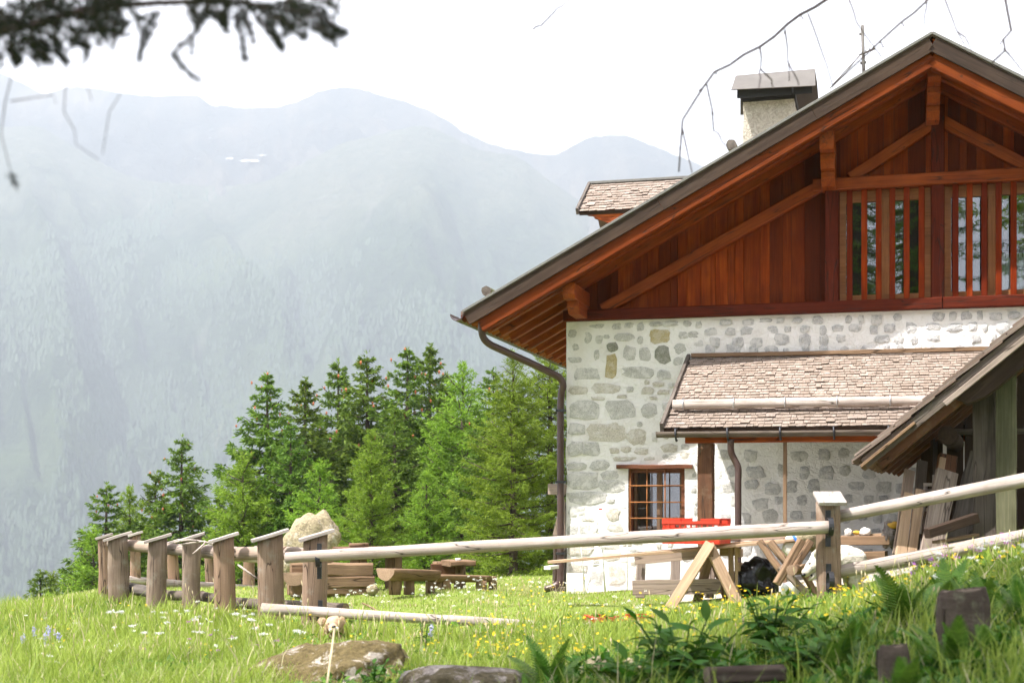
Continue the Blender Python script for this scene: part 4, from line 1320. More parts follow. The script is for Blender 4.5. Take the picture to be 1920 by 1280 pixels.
def fences():
    f1 = empty('log_fence', G(430, 15.4), 0, 'weathered log fence with slanting cover boards on its posts in the left meadow', 'fence')
    front = [(585, 47, 1007, 13.9), (510, 50, 1007, 14.4), (424, 40, 1011, 15.2), (357, 35, 1010, 15.8), (291, 37, 1012, 16.4), (224, 38, 1008, 17.4), (197, 23, 1008, 18.4)]
    for i, (px, pw, yt, Y) in enumerate(front):
        fence_post(f1, px, pw, yt, Y, seed=i + 2, bark=(i in (5, 6)))
    up = [(612, 1042, 14.25), (534, 1036, 14.7), (447, 1037, 15.5), (375, 1033, 16.1), (312, 1028, 16.7), (245, 1022, 17.6), (205, 1018, 18.5)]
    lo = [(640, 1140, 14.25), (531, 1134, 14.7), (447, 1130, 15.5), (375, 1116, 16.1), (312, 1115, 16.7), (245, 1103, 17.6), (205, 1100, 18.5)]
    rail_through(f1, up, [0.068, 0.07, 0.074, 0.068, 0.066, 0.07, 0.06], M['grey'])
    rail_through(f1, lo, [0.055, 0.055, 0.06, 0.055, 0.06, 0.075, 0.06], M['oldgrey'])
    bracket(f1, P(597, 1047, 13.55), 0.062, 0.12)
    bracket(f1, P(599, 1152, 13.55), 0.055, -0.02)
    tube('willow_twig', [P(x, y, Y) - f1.location for x, y, Y in ((325, 1017, 15.6), (355, 1012, 15.5), (395, 1018, 15.6), (440, 1030, 15.4))], 0.012, M['rail'], f1, sub=4)
    tube('willow_twig', [P(x, y, Y) - f1.location for x, y, Y in ((340, 1020, 15.55), (370, 1016, 15.55), (385, 1016, 15.5), (362, 1038, 15.4))], 0.010, M['rail'], f1, sub=4)
    f2 = empty('log_fence', G(360, 22), 0, 'farther run of log fence seen behind the capped posts', 'fence')
    for i, (px, pw, yt, Y) in enumerate([(254, 20, 1003, 20.5), (328, 21, 1018, 21), (397, 20, 1024, 21.5), (466, 22, 1032, 22)]):
        fence_post(f2, px, pw, yt, Y, seed=i + 30)
    rail_through(f2, [(240, 1022, 20.4), (330, 1033, 20.9), (400, 1041, 21.4), (480, 1049, 21.9)], [0.06, 0.055, 0.05, 0.05], M['rail'])
    rail_through(f2, [(240, 1087, 20.4), (330, 1094, 20.9), (400, 1098, 21.4), (490, 1104, 21.9), (545, 1108, 22)], [0.06, 0.06, 0.055, 0.05, 0.05], M['rail'])
    # the two bars that close the opening
    b1 = log('wooden_bar', P(537, 1045, 13.6), P(1562, 987, 12.42), 0.055, 0.058, M['rail'], seg=30, wob=0.05, n=16, bow=0.03, end=M['endgrain'])
    tag(b1, 'long pale upper pole closing the fence opening before the house', 'pole')
    b2 = log('wooden_bar', P(492, 1140, 13.6), P(1120, 1178, 12.9), 0.052, 0.045, M['rail'], seg=24, wob=0.07, n=14, bow=-0.03, end=M['endgrain'])
    tag(b2, 'lower pale pole slanting down into the grass beside the brown dog', 'pole')
    # right-hand fence
    f3 = empty('rail_fence', G(1556, 12.6), 0, 'squared post with flat cap and two pale rails climbing the slope', 'fence')
    fence_post(f3, 1556, 46, 940, 12.62, cap=False, mat=M['post'], seed=51, thick=0.16, capang=0, capdir=(1, 0))
    pt = f3.children[0]
    c = P(1556, 936, 12.56) - f3.location
    cb = beam('cover_board', c + Vector((0, -0.13, -0.04)), c + Vector((0, 0.13, 0.06)), 0.245, 0.03, M['cap'], f3, ch=0.003)
    cb.parent = pt; cb.matrix_basis = pt.matrix_basis.inverted() @ cb.matrix_basis
    log('rail', P(1570, 968, 12.66) - f3.location, P(2010, 882, 11.6) - f3.location, 0.055, 0.06, M['rail'], f3, seg=16, n=16, wob=0.05, bow=0.03, end=M['endgrain'])
    log('rail', P(1572, 1072, 12.64) - f3.location, P(2010, 988, 11.6) - f3.location, 0.058, 0.062, M['rail'], f3, seg=16, n=16, wob=0.06, bow=0.04, end=M['endgrain'])
    fence_post(f3, 2035, 50, 860, 11.6, seed=52)
    bracket(f3, P(1556, 987, 12.44), 0.063, 0.10)
    bracket(f3, P(1557, 1088, 12.46), 0.063, 0.05)
fences()

# ------------------------------------------------------------------ rustic seating and the boulder at the fence
def seating():
    rock_o = rock('boulder', P(578, 1032, 20.2), (0.34, 0.30, 0.58), M['palerock'], seed=14, rough=0.30, rz=0.4); rock_o.rotation_euler = (0.1, 0.42, 0.0)
    tag(rock_o, 'tall pale boulder standing behind the fence posts', 'boulder')
    # trough of hewn timbers
    t = empty('timber_trough', G(640, 17.2), 0, 'low trough of stacked hewn timbers behind the gate post', 'trough')
    L = lambda px, py, Y: P(px, py, Y) - t.location
    beam('timber', L(545, 1066, 17.0), L(697, 1068, 17.3), 0.16, 0.17, M['hewn'], t, seg=6, wob=0.006, ch=0.025)
    beam('timber', L(540, 1091, 17.0), L(700, 1090, 17.3), 0.18, 0.16, M['hewn'], t, seg=6, wob=0.006, ch=0.025)
    beam('timber', L(540, 1107, 17.0), L(690, 1108, 17.3), 0.19, 0.10, M['hewn'], t, seg=6, wob=0.006, ch=0.025)
    rock('foot_stone', L(698, 1105, 17.0), (0.07, 0.07, 0.07), M['palerock'], 5, 2, 0.2, t)
    # table
    t = empty('log_table', G(695, 18.4), 0, 'dark slab table behind the long pole', 'table')
    L = lambda px, py, Y: P(px, py, Y) - t.location
    beam('table_top', L(628, 1030, 18.0), L(762, 1030, 18.2), 0.7, 0.07, M['porchpost'], t, seg=5, wob=0.008, ch=0.015)
    log('leg', L(672, 1110, 18.2), L(672, 1034, 18.2), 0.11, 0.11, M['hewn'], t, seg=3, n=12)
    log('leg', L(738, 1110, 18.3), L(738, 1034, 18.3), 0.11, 0.11, M['hewn'], t, seg=3, n=12)
    tt = tag(log('firewood_split', P(655, 1022, 18.0), P(690, 1021, 18.1), 0.03, 0.03, M['hewn'], n=8, seg=2), 'small split of wood lying on the dark slab table', 'firewood')
    # benches: half logs on round feet
    def bench(label, seat, r, feet, grp=None):
        b = empty('log_bench', G((seat[0][0] + seat[1][0]) / 2, seat[0][2]), 0, label, 'bench')
        L = lambda p: P(*p) - b.location
        log('seat', L(seat[0]), L(seat[1]), r, r * 0.95, M['hewn'], b, half=True, end=M['endgrain'], n=16, seg=8, wob=0.07, up=(0, 0, 1))
        for (px, yb, yt, Y, rr) in feet:
            log('foot', P(px, yb + 6, Y) - b.location, P(px, yt, Y) - b.location, rr, rr * 0.95, M['hewn'], b, end=M['endgrain'], n=12, seg=3, wob=0.08)
    bench('half-log bench nearest the timber trough, on two round feet', ((722, 1066, 16.5), (812, 1069, 17.2)), 0.14, [(740, 1108, 1080, 16.7, 0.07), (767, 1108, 1082, 16.9, 0.065), (807, 1106, 1084, 17.2, 0.06)])
    bench('long low half-log bench between the other bench and the house', ((815, 1077, 17.5), (915, 1079, 18.0)), 0.09, [(835, 1106, 1084, 17.6, 0.07), (903, 1106, 1088, 17.9, 0.075)])
    bench('short half-log bench whose dark end shows between two fence posts', ((552, 1074, 16.2), (566, 1074, 17.4)), 0.145, [(556, 1112, 1092, 16.4, 0.07), (565, 1110, 1092, 17.2, 0.07)])
    t = empty('log_table', G(850, 18.6), 0, 'small slab table with timber side under the long pole', 'table')
    L = lambda px, py, Y: P(px, py, Y) - t.location
    beam('table_top', L(836, 1055, 18.4), L(882, 1054, 18.5), 0.5, 0.07, M['hewn'], t, seg=3, wob=0.006, ch=0.015)
    beam('side', L(808, 1075, 18.6), L(868, 1074, 18.7), 0.06, 0.26, M['porchpost'], t, ch=0.01)
    log('leg', L(822, 1112, 18.7), L(822, 1052, 18.7), 0.08, 0.08, M['hewn'], t, seg=3, n=12)
    log('leg', L(862, 1112, 18.7), L(862, 1058, 18.7), 0.08, 0.08, M['hewn'], t, seg=3, n=12)
    tag(log('log_block', P(924, 1108, 18.0), P(924, 1080, 18.0), 0.055, 0.05, M['hewn'], end=M['endgrain'], n=12, seg=3, wob=.1), 'small upright log block at the end of the low bench', 'log')
    c = log('white_cup', P(859, 1051, 18.3), P(859, 1046, 18.3), 0.032, 0.036, M['white'], n=14, seg=2, wob=0.0)
    tag(c, 'small white cup standing on the small slab table', 'cup')
    s = tube('stick', [P(680, 1130, 15.6), P(700, 1140, 15.2), P(712, 1149, 15.0)], 0.009, M['hewn'], sub=3); tag(s, 'thin curved stick leaning on the lower pole', 'stick')
    s = tube('stick', [P(446, 1058, 14.95), P(482, 1084, 14.85)], 0.012, M['rail']); tag(s, 'thin pale stick leaning between two capped posts', 'stick')
    s = tube('stick', [P(627, 1178, 8.6), P(621, 1225, 8.2), P(612, 1290, 7.8)], 0.007, M['straw'], sub=3); tag(s, 'dry straw stalk rising before the brown dog', 'stalk')
seating()

# ------------------------------------------------------------------ yard things before the house
def yard():
    # trestle
    t = empty('sawhorse', G(1325, 13.7), 0, 'new pale wooden sawhorse standing in the grass', 'sawhorse')
    L = lambda px, py, Y: P(px, py, Y) - t.location
    fz = lambda px, Y: P(px, 1150, Y) - t.location
    beam('leg', L(1256, 1140, 13.5), L(1332, 1018, 13.62), 0.045, 0.10, M['fresh'], t, up=(0.9, 0, 0.5))
    beam('leg', L(1392, 1150, 13.5), L(1328, 1020, 13.66), 0.045, 0.10, M['fresh'], t, up=(-0.9, 0, 0.5))
    beam('leg', L(1302, 1146, 14.35), L(1335, 1026, 14.25), 0.045, 0.09, M['hewn'], t, up=(0.9, 0, 0.5))
    beam('leg', L(1366, 1128, 14.35), L(1332, 1028, 14.29), 0.045, 0.09, M['hewn'], t, up=(-0.9, 0, 0.5))
    beam('top_beam', L(1331, 1034, 13.6), L(1336, 1034, 14.45), 0.07, 0.09, M['hewn'], t)
    # grey pallet leaning upright
    t = empty('grey_pallet', G(1255, 14.6), 0, 'old grey pallet propped upright behind the sawhorse', 'pallet')
    L = lambda px, py, Y: P(px, py, Y) - t.location
    beam('board', L(1190, 1046, 14.5), L(1318, 1035, 14.3), 0.025, 0.125, M['grey'], t, seg=4, wob=0.004)
    beam('board', L(1186, 1101, 14.42), L(1352, 1098, 14.2), 0.025, 0.15, M['grey'], t, seg=4, wob=0.004)
    for px in (1200, 1265, 1330):
        beam('upright', L(px, 1120, 14.55), L(px + 2, 1042, 14.62), 0.09, 0.075, M['grey'], t, up=(0, 1, 0))
    beam('board', L(1190, 1046, 14.72), L(1318, 1036, 14.52), 0.022, 0.12, M['oldgrey'], t)
    tag(beam('pale_sheet', P(1211, 1074, 14.9), P(1256, 1072, 14.85), 0.02, 0.24, M['white'], up=(0, 0, 1)), 'pale grey panel leaning behind the grey pallet', 'panel')
    tag(beam('pale_sheet', P(1276, 1080, 14.95), P(1312, 1079, 14.9), 0.02, 0.26, M['white'], up=(0, 0, 1)), 'second pale panel between the sawhorse leg and the grey pallet', 'panel')
    # light pallet seen end on
    t = empty('light_pallet', G(1372, 14.4), 0, 'fresh light pallet standing on edge beside the downpipe', 'pallet')
    L = lambda px, py, Y: P(px, py, Y) - t.location
    beam('board', L(1350, 1034, 14.3), L(1386, 1032, 14.2), 0.03, 0.09, M['fresh'], t)
    beam('upright', L(1372, 1122, 14.22), L(1370, 1024, 14.22), 0.05, 0.05, M['fresh'], t, up=(0, 1, 0))
    for py in (1036, 1062, 1085, 1106):
        beam('block', L(1383, py, 14.15), L(1388, py, 14.65), 0.055, 0.085, M['fresh'], t)
    beam('upright', L(1381, 1118, 14.05), L(1380, 1022, 14.05), 0.02, 0.09, M['fresh'], t, up=(0, 1, 0))
    # long boards across
    tag(beam('long_board', P(1028, 1053, 14.15), P(1540, 1009, 13.85), 0.15, 0.028, M['fresh'], seg=4, wob=0.003), 'long fresh board resting across the sawhorse under the red crate', 'board')
    tag(beam('long_board', P(1336, 1020, 14.3), P(1690, 1000, 13.3), 0.16, 0.028, M['fresh'], seg=3, wob=0.003), 'fresh board laid from the sawhorse towards the squared fence post', 'board')
    tag(beam('long_board', P(1372, 1012, 14.25), P(1560, 1000, 13.8), 0.14, 0.026, M['grey'], seg=3, wob=0.003), 'grey board lying on top of the fresh boards', 'board')
    tag(beam('offcut', P(1026, 1064, 14.3), P(1042, 1062, 14.6), 0.07, 0.035, M['whitebox']), 'short white offcut under the left tip of the long board', 'offcut')
    crate(P(1306, 1019, 14.0), rad(-24), 'red plastic crate with slotted sides standing on the long board', 1.0)
    crate(G(1163, 12.9, -0.07), rad(10), 'orange-red plastic crate lying low in the flowering grass', 0.62)
    # sawbuck made of crossed poles
    t = empty('sawbuck', G(1475, 13.2), 0, 'sawbuck of crossed poles beside the white dog', 'sawbuck')
    L = lambda px, py, Y: P(px, py, Y) - t.location
    def bar(a, b, w, h, m): beam('pole', L(*a), L(*b), w, h, m, t, seg=4, wob=0.004, ch=0.012)
    bar((1424, 1014, 13.5), (1468, 1076, 13.35), 0.055, 0.06, M['hewn'])
    bar((1462, 1062, 13.3), (1524, 1122, 13.2), 0.06, 0.065, M['grey'])
    bar((1444, 1016, 13.75), (1476, 1056, 13.65), 0.06, 0.07, M['hewn'])
    bar((1503, 1012, 13.15), (1456, 1094, 13.1), 0.065, 0.07, M['hewn'])
    bar((1520, 1014, 13.45), (1478, 1082, 13.4), 0.065, 0.07, M['hewn'])
    bar((1500, 1060, 13.3), (1530, 1116, 13.35), 0.05, 0.06, M['hewn'])
    log('cross_log', L(1484, 1068, 12.95), L(1508, 1066, 13.9), 0.05, 0.05, M['hewn'], t, end=M['endgrain'], n=12)
    # bin bag
    b = rock('bin_bag', G(1421, 14.3) + Vector((0, 0, 0.09)), (0.20, 0.20, 0.26), M['black'], seed=8, sub=4, rough=0.5)
    tag(b, 'crumpled black plastic bag lying against the wall', 'bag')
    p = beam('white_board', P(1063, 1092, 17.55), P(1094, 1092, 17.5), 0.05, 0.235, M['whitebox'], ch=0.004); tag(p, 'square white board standing at the foot of the house corner', 'board')
    # wire frames before the wall
    t = empty('wire_frame', G(1130, 17.1), 0, 'white wire frames leaning against the sunlit wall by the window', 'wire frame')
    L = lambda px, py, Y: P(px, py, Y) - t.location
    for pts in ([(1083, 962), (1098, 1112)], [(1122, 955), (1136, 1112)], [(1128, 962), (1134, 1110)], [(1083, 962), (1122, 955), (1176, 952)], [(1083, 1000), (1136, 1028)],
                [(1090, 1030), (1132, 1026)], [(1094, 1060), (1180, 1052)], [(1176, 952), (1176, 1112)], [(1112, 1052), (1100, 1110)], [(1134, 1108), (1178, 1104)]):
        tube('wire', [L(x, y, 17.2 if i % 2 else 17.25) for i, (x, y) in enumerate(pts)], 0.006, M['white'], t, n=6)
    boxes('orange_clip', [(-0.02, -0.012, -0.008, 0.02, 0.012, 0.008)], M['red'], t, Matrix.Translation(L(1126, 954, 17.18)))
    # wall-side rack of boards behind the corner
    t = empty('board_rack', G(1044, 18.6), 0, 'dark narrow rack with sloping grey roof board at the house corner', 'rack')
    L = lambda px, py, Y: P(px, py, Y) - t.location
    slab('roof_board', [(0, 0), (0.16, 0.0), (0.16, 0.47), (0.115, 0.47)], 0.04, M['grey'], t, L(1036, 1003, 18.6), (1, 0, 0), (0, 0, 1), long_b=True)
    beam('upright', L(1046, 1112, 18.65), L(1046, 1004, 18.65), 0.09, 0.1, M['fascia'], t, up=(0, 1, 0))
    beam('board', L(1042, 1108, 18.8), L(1046, 1000, 18.8), 0.10, 0.03, M['oldgrey'], t, up=(0, 1, 0))
    beam('board', L(1056, 1108, 18.9), L(1056, 940, 18.9), 0.12, 0.03, M['oldgrey'], t, up=(0, 1, 0))
    beam('foot', L(1040, 1106, 18.4), L(1062, 1106, 18.45), 0.15, 0.08, M['oldgrey'], t)
    p = beam('grey_box', P(1032, 917, 18.5), P(1058, 917, 18.4), 0.14, 0.14, M['grey'], ch=0.004); tag(p, 'small grey wooden box fixed at the house corner beside the downpipe', 'box')

def crate(loc, rz, label, hs):
    e = empty('plastic_crate', loc, rz, label, 'crate')
    m = M['red']
    A, B, H = 0.29, 0.195, 0.25 * hs
    t = 0.014
    boxes('base', [(-A, -B, 0.004, A, B, 0.02)], m, e)
    for s, nm in ((-1, 'side'), (1, 'side')):
        y0, y1 = (-B, -B + t) if s < 0 else (B - t, B)
        lst = [(-A, y0, 0.02, A, y1, 0.085 * hs), (-A, y0, 0.105 * hs, A, y1, 0.12 * hs), (-A, y0, 0.145 * hs, A, y1, 0.16 * hs), (-A, y0, 0.185 * hs, A, y1, 0.20 * hs)]
        for x in np.linspace(-A + .012, A - .012, 11): lst.append((x - 0.006, y0 - 0.004 * (s < 0), 0.02, x + 0.006, y1 + 0.004 * (s > 0), 0.2 * hs))
        lst += [(-A, y0 - .006, 0.2 * hs, -A + 0.19, y1 + .006, 0.243 * hs), (A - 0.19, y0 - .006, 0.2 * hs, A, y1 + .006, 0.243 * hs), (-A, y0 - .01, 0.198 * hs, A, y1 + 0.01, 0.222 * hs), (-A, y0 - .008, 0.236 * hs, -A + .19, y1 + .008, H), (A - .19, y0 - .008, 0.236 * hs, A, y1 + .008, H)]
        boxes(nm, lst, m, e)
    for s in (-1, 1):
        x0, x1 = (-A, -A + t) if s < 0 else (A - t, A)
        lst = [(x0, -B + t, 0.02, x1, B - t, 0.085 * hs), (x0, -B + t, 0.105 * hs, x1, B - t, 0.12 * hs), (x0, -B + t, 0.145 * hs, x1, B - t, 0.16 * hs), (x0 - .004, -B + t, 0.232 * hs, x1 + .004, B - t, H)]
        for y in np.linspace(-B + .02, B - .02, 8): lst.append((x0, y - 0.006, 0.02, x1, y + 0.006, (0.2 if abs(y) < 0.08 else 0.24) * hs))
        boxes('end', lst, m, e)
yard()

# ------------------------------------------------------------------ open shed on the right
SA = rad(19.6)
SD = Vector((math.cos(SA), -math.sin(SA), 0)); SM = Vector((math.sin(SA), math.cos(SA), 0))
S0 = P(1598, 863, 12.7)
def SU(px, py, w=0.0):
    dx, dz = (px - 960) / F, (HY - py) / F
    t = (w + S0.x * SM.x + S0.y * SM.y) / (dx * SM.x + SM.y)
    return ((dx * t - S0.x) * SD.x + (t - S0.y) * SD.y, CZ + dz * t - S0.z)
def shed():
    e = empty('open_shed', S0, -SA, 'dark open wooden shed with shingled pitched roof beside the fence', 'shed')
    u1, z1 = SU(1920, 600)
    sl = z1 / u1
    an = math.atan(sl)
    ux = Vector((math.cos(an), 0, math.sin(an))); nz = Vector((-math.sin(an), 0, math.cos(an)))
    RL, RD = 4.0, 2.6
    # roof deck with boards below
    deck = slab('roof', [(0.1, 0), (RL, 0), (RL, RD), (0.1, RD)], -0.03, M['oldgrey'], e, Vector((0, 0.03, 0)) - nz * 0.06, ux, (0, 1, 0))
    inv = deck.matrix_basis.inverted()
    def child(o): o.parent = deck; o.matrix_basis = inv @ o.matrix_basis
    # stepped shingle layers along the visible rake
    x = -0.02; k = 0
    while x < RL:
        for j in range(2):
            y = 0.0
            while y < RD:
                w = random.uniform(0.12, 0.2)
                if y < 0.5 or x < 0.3:
                    c0 = Vector((0, y + w / 2 + random.uniform(-.012, .012) * (y > 0), 0)) + ux * (x + 0.07 * j + random.uniform(-0.015, 0.015)) + nz * (0.022 * j)
                    b = beam('shingle', c0, c0 + (ux + nz * -0.055).normalized() * 0.42, w - 0.006, 0.019, M['darkshingle'], e, up=nz, ch=0.002)
                    child(b)
                y += w
        x += 0.245; k += 1
    field = slab('shingle_layer', [(0.0, 0.45), (RL, 0.45), (RL, RD), (0, RD)], 0.03, M['darkshingle'], e, Vector((0, 0.03, 0)) - nz * 0.02, ux, (0, 1, 0))
    child(field)
    child(beam('barge_board', ux * 0.06 - nz * 0.085 + Vector((0, 0.05, 0)), ux * RL - nz * 0.085 + Vector((0, 0.05, 0)), 0.035, 0.10, M['oldgrey'], e, up=nz))
    child(beam('barge_board', ux * 0.92 - nz * 0.128 + Vector((0, -0.0, 0)), ux * RL - nz * 0.128 + Vector((0, -0.0, 0)), 0.05, 0.05, M['grey'], e, up=nz))
    child(beam('rafter', ux * 0.16 - nz * 0.15 + Vector((0, 0.18, 0)), ux * RL - nz * 0.15 + Vector((0, 0.18, 0)), 0.10, 0.12, M['porchpost'], e, up=nz))
    for y in (0.75, 1.35, 1.95, 2.5):
        child(beam('rafter', ux * 0.1 - nz * 0.15 + Vector((0, y, 0)), ux * RL - nz * 0.15 + Vector((0, y, 0)), 0.09, 0.11, M['porchpost'], e, up=nz))
    # eave boards with ragged ends
    for i in range(14):
        y = 0.05 + i * 0.18
        c0 = Vector((0, y, 0)) + ux * random.uniform(0.0, 0.05) - nz * 0.09
        child(beam('eave_board', c0, c0 + ux * 0.6, 0.17, 0.025, M['hewn'], e, up=nz, ch=0.003))
    # big squared beam along the rake with a cut end
    q = SU(1792, 752, 0.05)
    o = slab('sloping_beam', [(0, 0.10), (2.6, 0.10), (2.6, -0.12), (0.24, -0.12), (0.07, -0.07)], 0.16, M['fascia'], e, Vector((q[0], 0.24, q[1] - 0.02)), ux, nz, ch=0.01)  # dark wood chosen so tree shade on the shed front is in its colour
    # posts
    gzl = lambda u, w: gz(*(S0 + SD * u + SM * w).xy) - S0.z
    for (px, wd, w, m, yt) in ((1846, 0.20, 0.62, M['oldgrey'], 770), (1887, 0.175, 0.42, M['greenpost'], 735)):
        u, _ = SU(px, 900, w)
        zt = SU(px, yt, w)[1]
        beam('post', (u, w, gzl(u, w) - 0.2), (u, w, sl * u - 0.12), wd, 0.12, m, e, up=(0, 1, 0), seg=5, wob=0.004, ch=0.008)
    beam('post', (3.1, 0.5, -1.5), (3.1, 0.5, 2.2), 0.2, 0.15, M['oldgrey'], e, up=(0, 1, 0))
    # dark board walls at the back and the side
    u = 0.55
    while u < 4.0:
        w = random.uniform(0.16, 0.24)
        beam('wall_board', (u, 2.4, -1.9), (u, 2.4, min(sl * u - 0.16, 2.6)), w - 0.01, 0.025, M['fascia'], e, up=(0, 1, 0)); u += w
    y = 1.55
    while y < 2.4:
        beam('wall_board', (0.60, y, -1.7), (0.60, y, sl * 0.6 - 0.2), 0.17, 0.025, M['fascia'], e, up=(1, 0, 0)); y += 0.18
    log('purlin', (SU(1776, 815, 0.5)[0], 0.5, SU(1776, 815, 0.5)[1]), (SU(1776, 815, 0.5)[0], 2.4, SU(1776, 815, 0.5)[1]), 0.085, 0.085, M['fascia'], e, n=14, seg=4, end=M['fascia'])
    return e
shed_o = shed()

def leaning():
    def lean(name, label, a, b, w, t, mat, cat='plank', up=(0, 1, 0), **k):
        return tag(beam(name, P(*a), P(*b), w, t, mat, None, up=up, **k), label, cat)
    g = M['grey']; h = M['hewn']
    lean('leaning_plank', 'grey plank leaning at the shed opening, leftmost of the tall ones', (1684, 1040, 12.95), (1706, 882, 13.3), 0.10, 0.03, g, seg=3, wob=.003)
    lean('leaning_plank', 'pale sawn plank with pointed top before the leftmost grey plank', (1688, 1046, 12.85), (1704, 924, 13.05), 0.10, 0.03, M['fresh'], seg=2, taper=0.8)
    lean('leaning_plank', 'taller dark grey plank behind the pale planks in the shed opening', (1712, 1040, 13.2), (1730, 864, 13.6), 0.10, 0.03, M['oldgrey'], seg=3, wob=.003)
    lean('leaning_plank', 'knotty pale plank leaning right of the pointed one', (1708, 1046, 12.85), (1726, 918, 13.1), 0.085, 0.03, M['fresh'], seg=2)
    lean('bark_slab', 'thick upright bark slab with a bright sawn edge, tallest in the shed opening', (1752, 1050, 13.0), (1778, 854, 13.3), 0.17, 0.07, M['porchpost'], 'slab', seg=4, wob=.006)
    lean('sawn_batten', 'bright orange sawn batten standing against the tall bark slab', (1738, 1040, 12.95), (1768, 858, 13.22), 0.055, 0.03, M['fresh'], 'batten')
    lean('bark_slab', 'wide grey slab with reddish edge leaning before the tall bark slab', (1742, 1056, 12.75), (1776, 884, 13.05), 0.20, 0.06, g, 'slab', seg=4, wob=.006)
    lean('bark_slab', 'broad dark slab leaning beside the shed posts', (1792, 1040, 12.9), (1832, 850, 13.4), 0.24, 0.05, M['oldgrey'], 'slab', seg=4, wob=.006, taper=0.6)
    lean('dark_beam', 'dark squared timber end jutting before the shed posts', (1738, 1000, 12.55), (1830, 970, 12.75), 0.08, 0.085, M['fascia'], 'beam', up=(0, 0, 1))
    lean('thin_board', 'narrow brown board lying below the dark squared timber', (1752, 1016, 12.6), (1832, 1002, 12.8), 0.06, 0.025, h, 'board', up=(0, 0, 1))
    # small ladder-like rack
    e = empty('small_rack', G(1742, 13.1), 0, 'small pale rack of thin slats standing between planks in the shed opening', 'rack')
    L = lambda px, py, Y: P(px, py, Y) - e.location
    beam('slat', L(1727, 1000, 13.15), L(1736, 906, 13.2), 0.025, 0.03, M['rail'], e); beam('slat', L(1747, 1000, 13.15), L(1752, 890, 13.2), 0.03, 0.03, M['cap'], e)
    for py in (908, 920, 955): beam('rung', L(1732, py, 13.16), L(1748, py, 13.16), 0.03, 0.03, M['rail'], e)
    # board with clutter on it
    tag(beam('shelf_board', P(1578, 1013, 13.4), P(1672, 1012, 13.2), 0.22, 0.085, M['hewn']), 'pale plank bench behind the squared fence post', 'bench')
    tag(beam('shelf_board', P(1590, 1042, 13.3), P(1662, 1040, 13.15), 0.16, 0.075, M['hewn']), 'lower pale plank under the plank bench behind the fence', 'board')
    s = rock('feed_sack', P(1623, 997, 13.35), (0.05, 0.05, 0.042), M['whitebox'], 11, 3, 0.3); tag(s, 'small white sack lying on the plank bench', 'sack')
    s = rock('yellow_bag', P(1606, 998, 13.4), (0.034, 0.022, 0.018), M['yellow'], 12, 3, 0.4); tag(s, 'small yellow bag beside the white sack on the plank bench', 'bag')
    s = rock('white_bag', P(1590, 998, 13.45), (0.032, 0.04, 0.04), M['whitebox'], 14, 3, 0.3); tag(s, 'tiny white bag right beside the squared fence post', 'bag')
    s = rock('yellow_cloth', P(1677, 984, 13.1), (0.055, 0.02, 0.03), M['yellow'], 13, 3, 0.5); tag(s, 'yellow cloth hanging at the left edge of the planks', 'cloth')
    s = rock('rubble_pile', P(1668, 1004, 13.15), (0.07, 0.06, 0.11), M['darkrock'], 16, 3, 0.5); tag(s, 'small brown heap below the yellow cloth', 'heap')
    e = empty('white_sack', G(1491, 13.9), 0, 'white sack with a blue stripe behind the sawbuck', 'sack')
    b = rock('body', P(1490, 1022, 13.9) - e.location, (0.11, 0.09, 0.15), M['whitebox'], 17, 3, 0.35, e)
    tube('blue_stripe', [P(1487, 1003, 13.76) - e.location, P(1493, 1012, 13.755) - e.location, P(1496, 1022, 13.75) - e.location], 0.014, M['bluep'], e)
    s = rock('white_bag', G(1484, 13.6, 0.05), (0.10, 0.08, 0.08), M['white'], 19, 3, 0.35); tag(s, 'white bag on the ground under the sawbuck', 'bag')
    s = rock('firewood_heap', P(1522, 1010, 13.7), (0.13, 0.12, 0.11), M['palerock'], 21, 3, 0.4); tag(s, 'pale brown lump behind the squared fence post and sawbuck', 'heap')
leaning()

# ------------------------------------------------------------------ dogs (one skinned body each)
def skinned(name, verts, edges, radii, mat, parent, root=0, sub=2):
    """one continuous body grown from a jointed skeleton: tapered limbs are fused and smoothed into a single surface"""
    bm = bmesh.new()
    for v, r in zip(verts, radii):
        bmesh.ops.create_icosphere(bm, subdivisions=3, radius=r, matrix=Matrix.Translation(v))
    for i, j in edges:
        p, q = Vector(verts[i]), Vector(verts[j]); n = 16
        m = frame(p, q - p); L = (q - p).length
        ra = [bm.verts.new(m @ Vector((0, math.cos(6.2832 * k / n) * radii[i] * 0.995, math.sin(6.2832 * k / n) * radii[i] * 0.995))) for k in range(n)]
        rb = [bm.verts.new(m @ Vector((L, math.cos(6.2832 * k / n) * radii[j] * 0.995, math.sin(6.2832 * k / n) * radii[j] * 0.995))) for k in range(n)]
        for k in range(n): bm.faces.new((ra[k], ra[(k + 1) % n], rb[(k + 1) % n], rb[k]))
        bm.faces.new(ra[::-1]); bm.faces.new(rb)
    bmesh.ops.recalc_face_normals(bm, faces=bm.faces)
    me = bpy.data.meshes.new(name); bm.to_mesh(me); bm.free()
    me.materials.append(mat)
    o = bpy.data.objects.new(name, me); COL.objects.link(o); o.parent = parent
    rm = o.modifiers.new('remesh', 'REMESH'); rm.mode = 'VOXEL'; rm.voxel_size = 0.009; rm.use_smooth_shade = True
    smo = o.modifiers.new('smooth', 'SMOOTH'); smo.factor = 0.5; smo.iterations = 10
    tx = bpy.data.textures.new(name + '_fur', 'CLOUDS'); tx.noise_scale = 0.03
    dm = o.modifiers.new('fur', 'DISPLACE'); dm.texture = tx; dm.strength = 0.016; dm.mid_level = 0.5
    return o

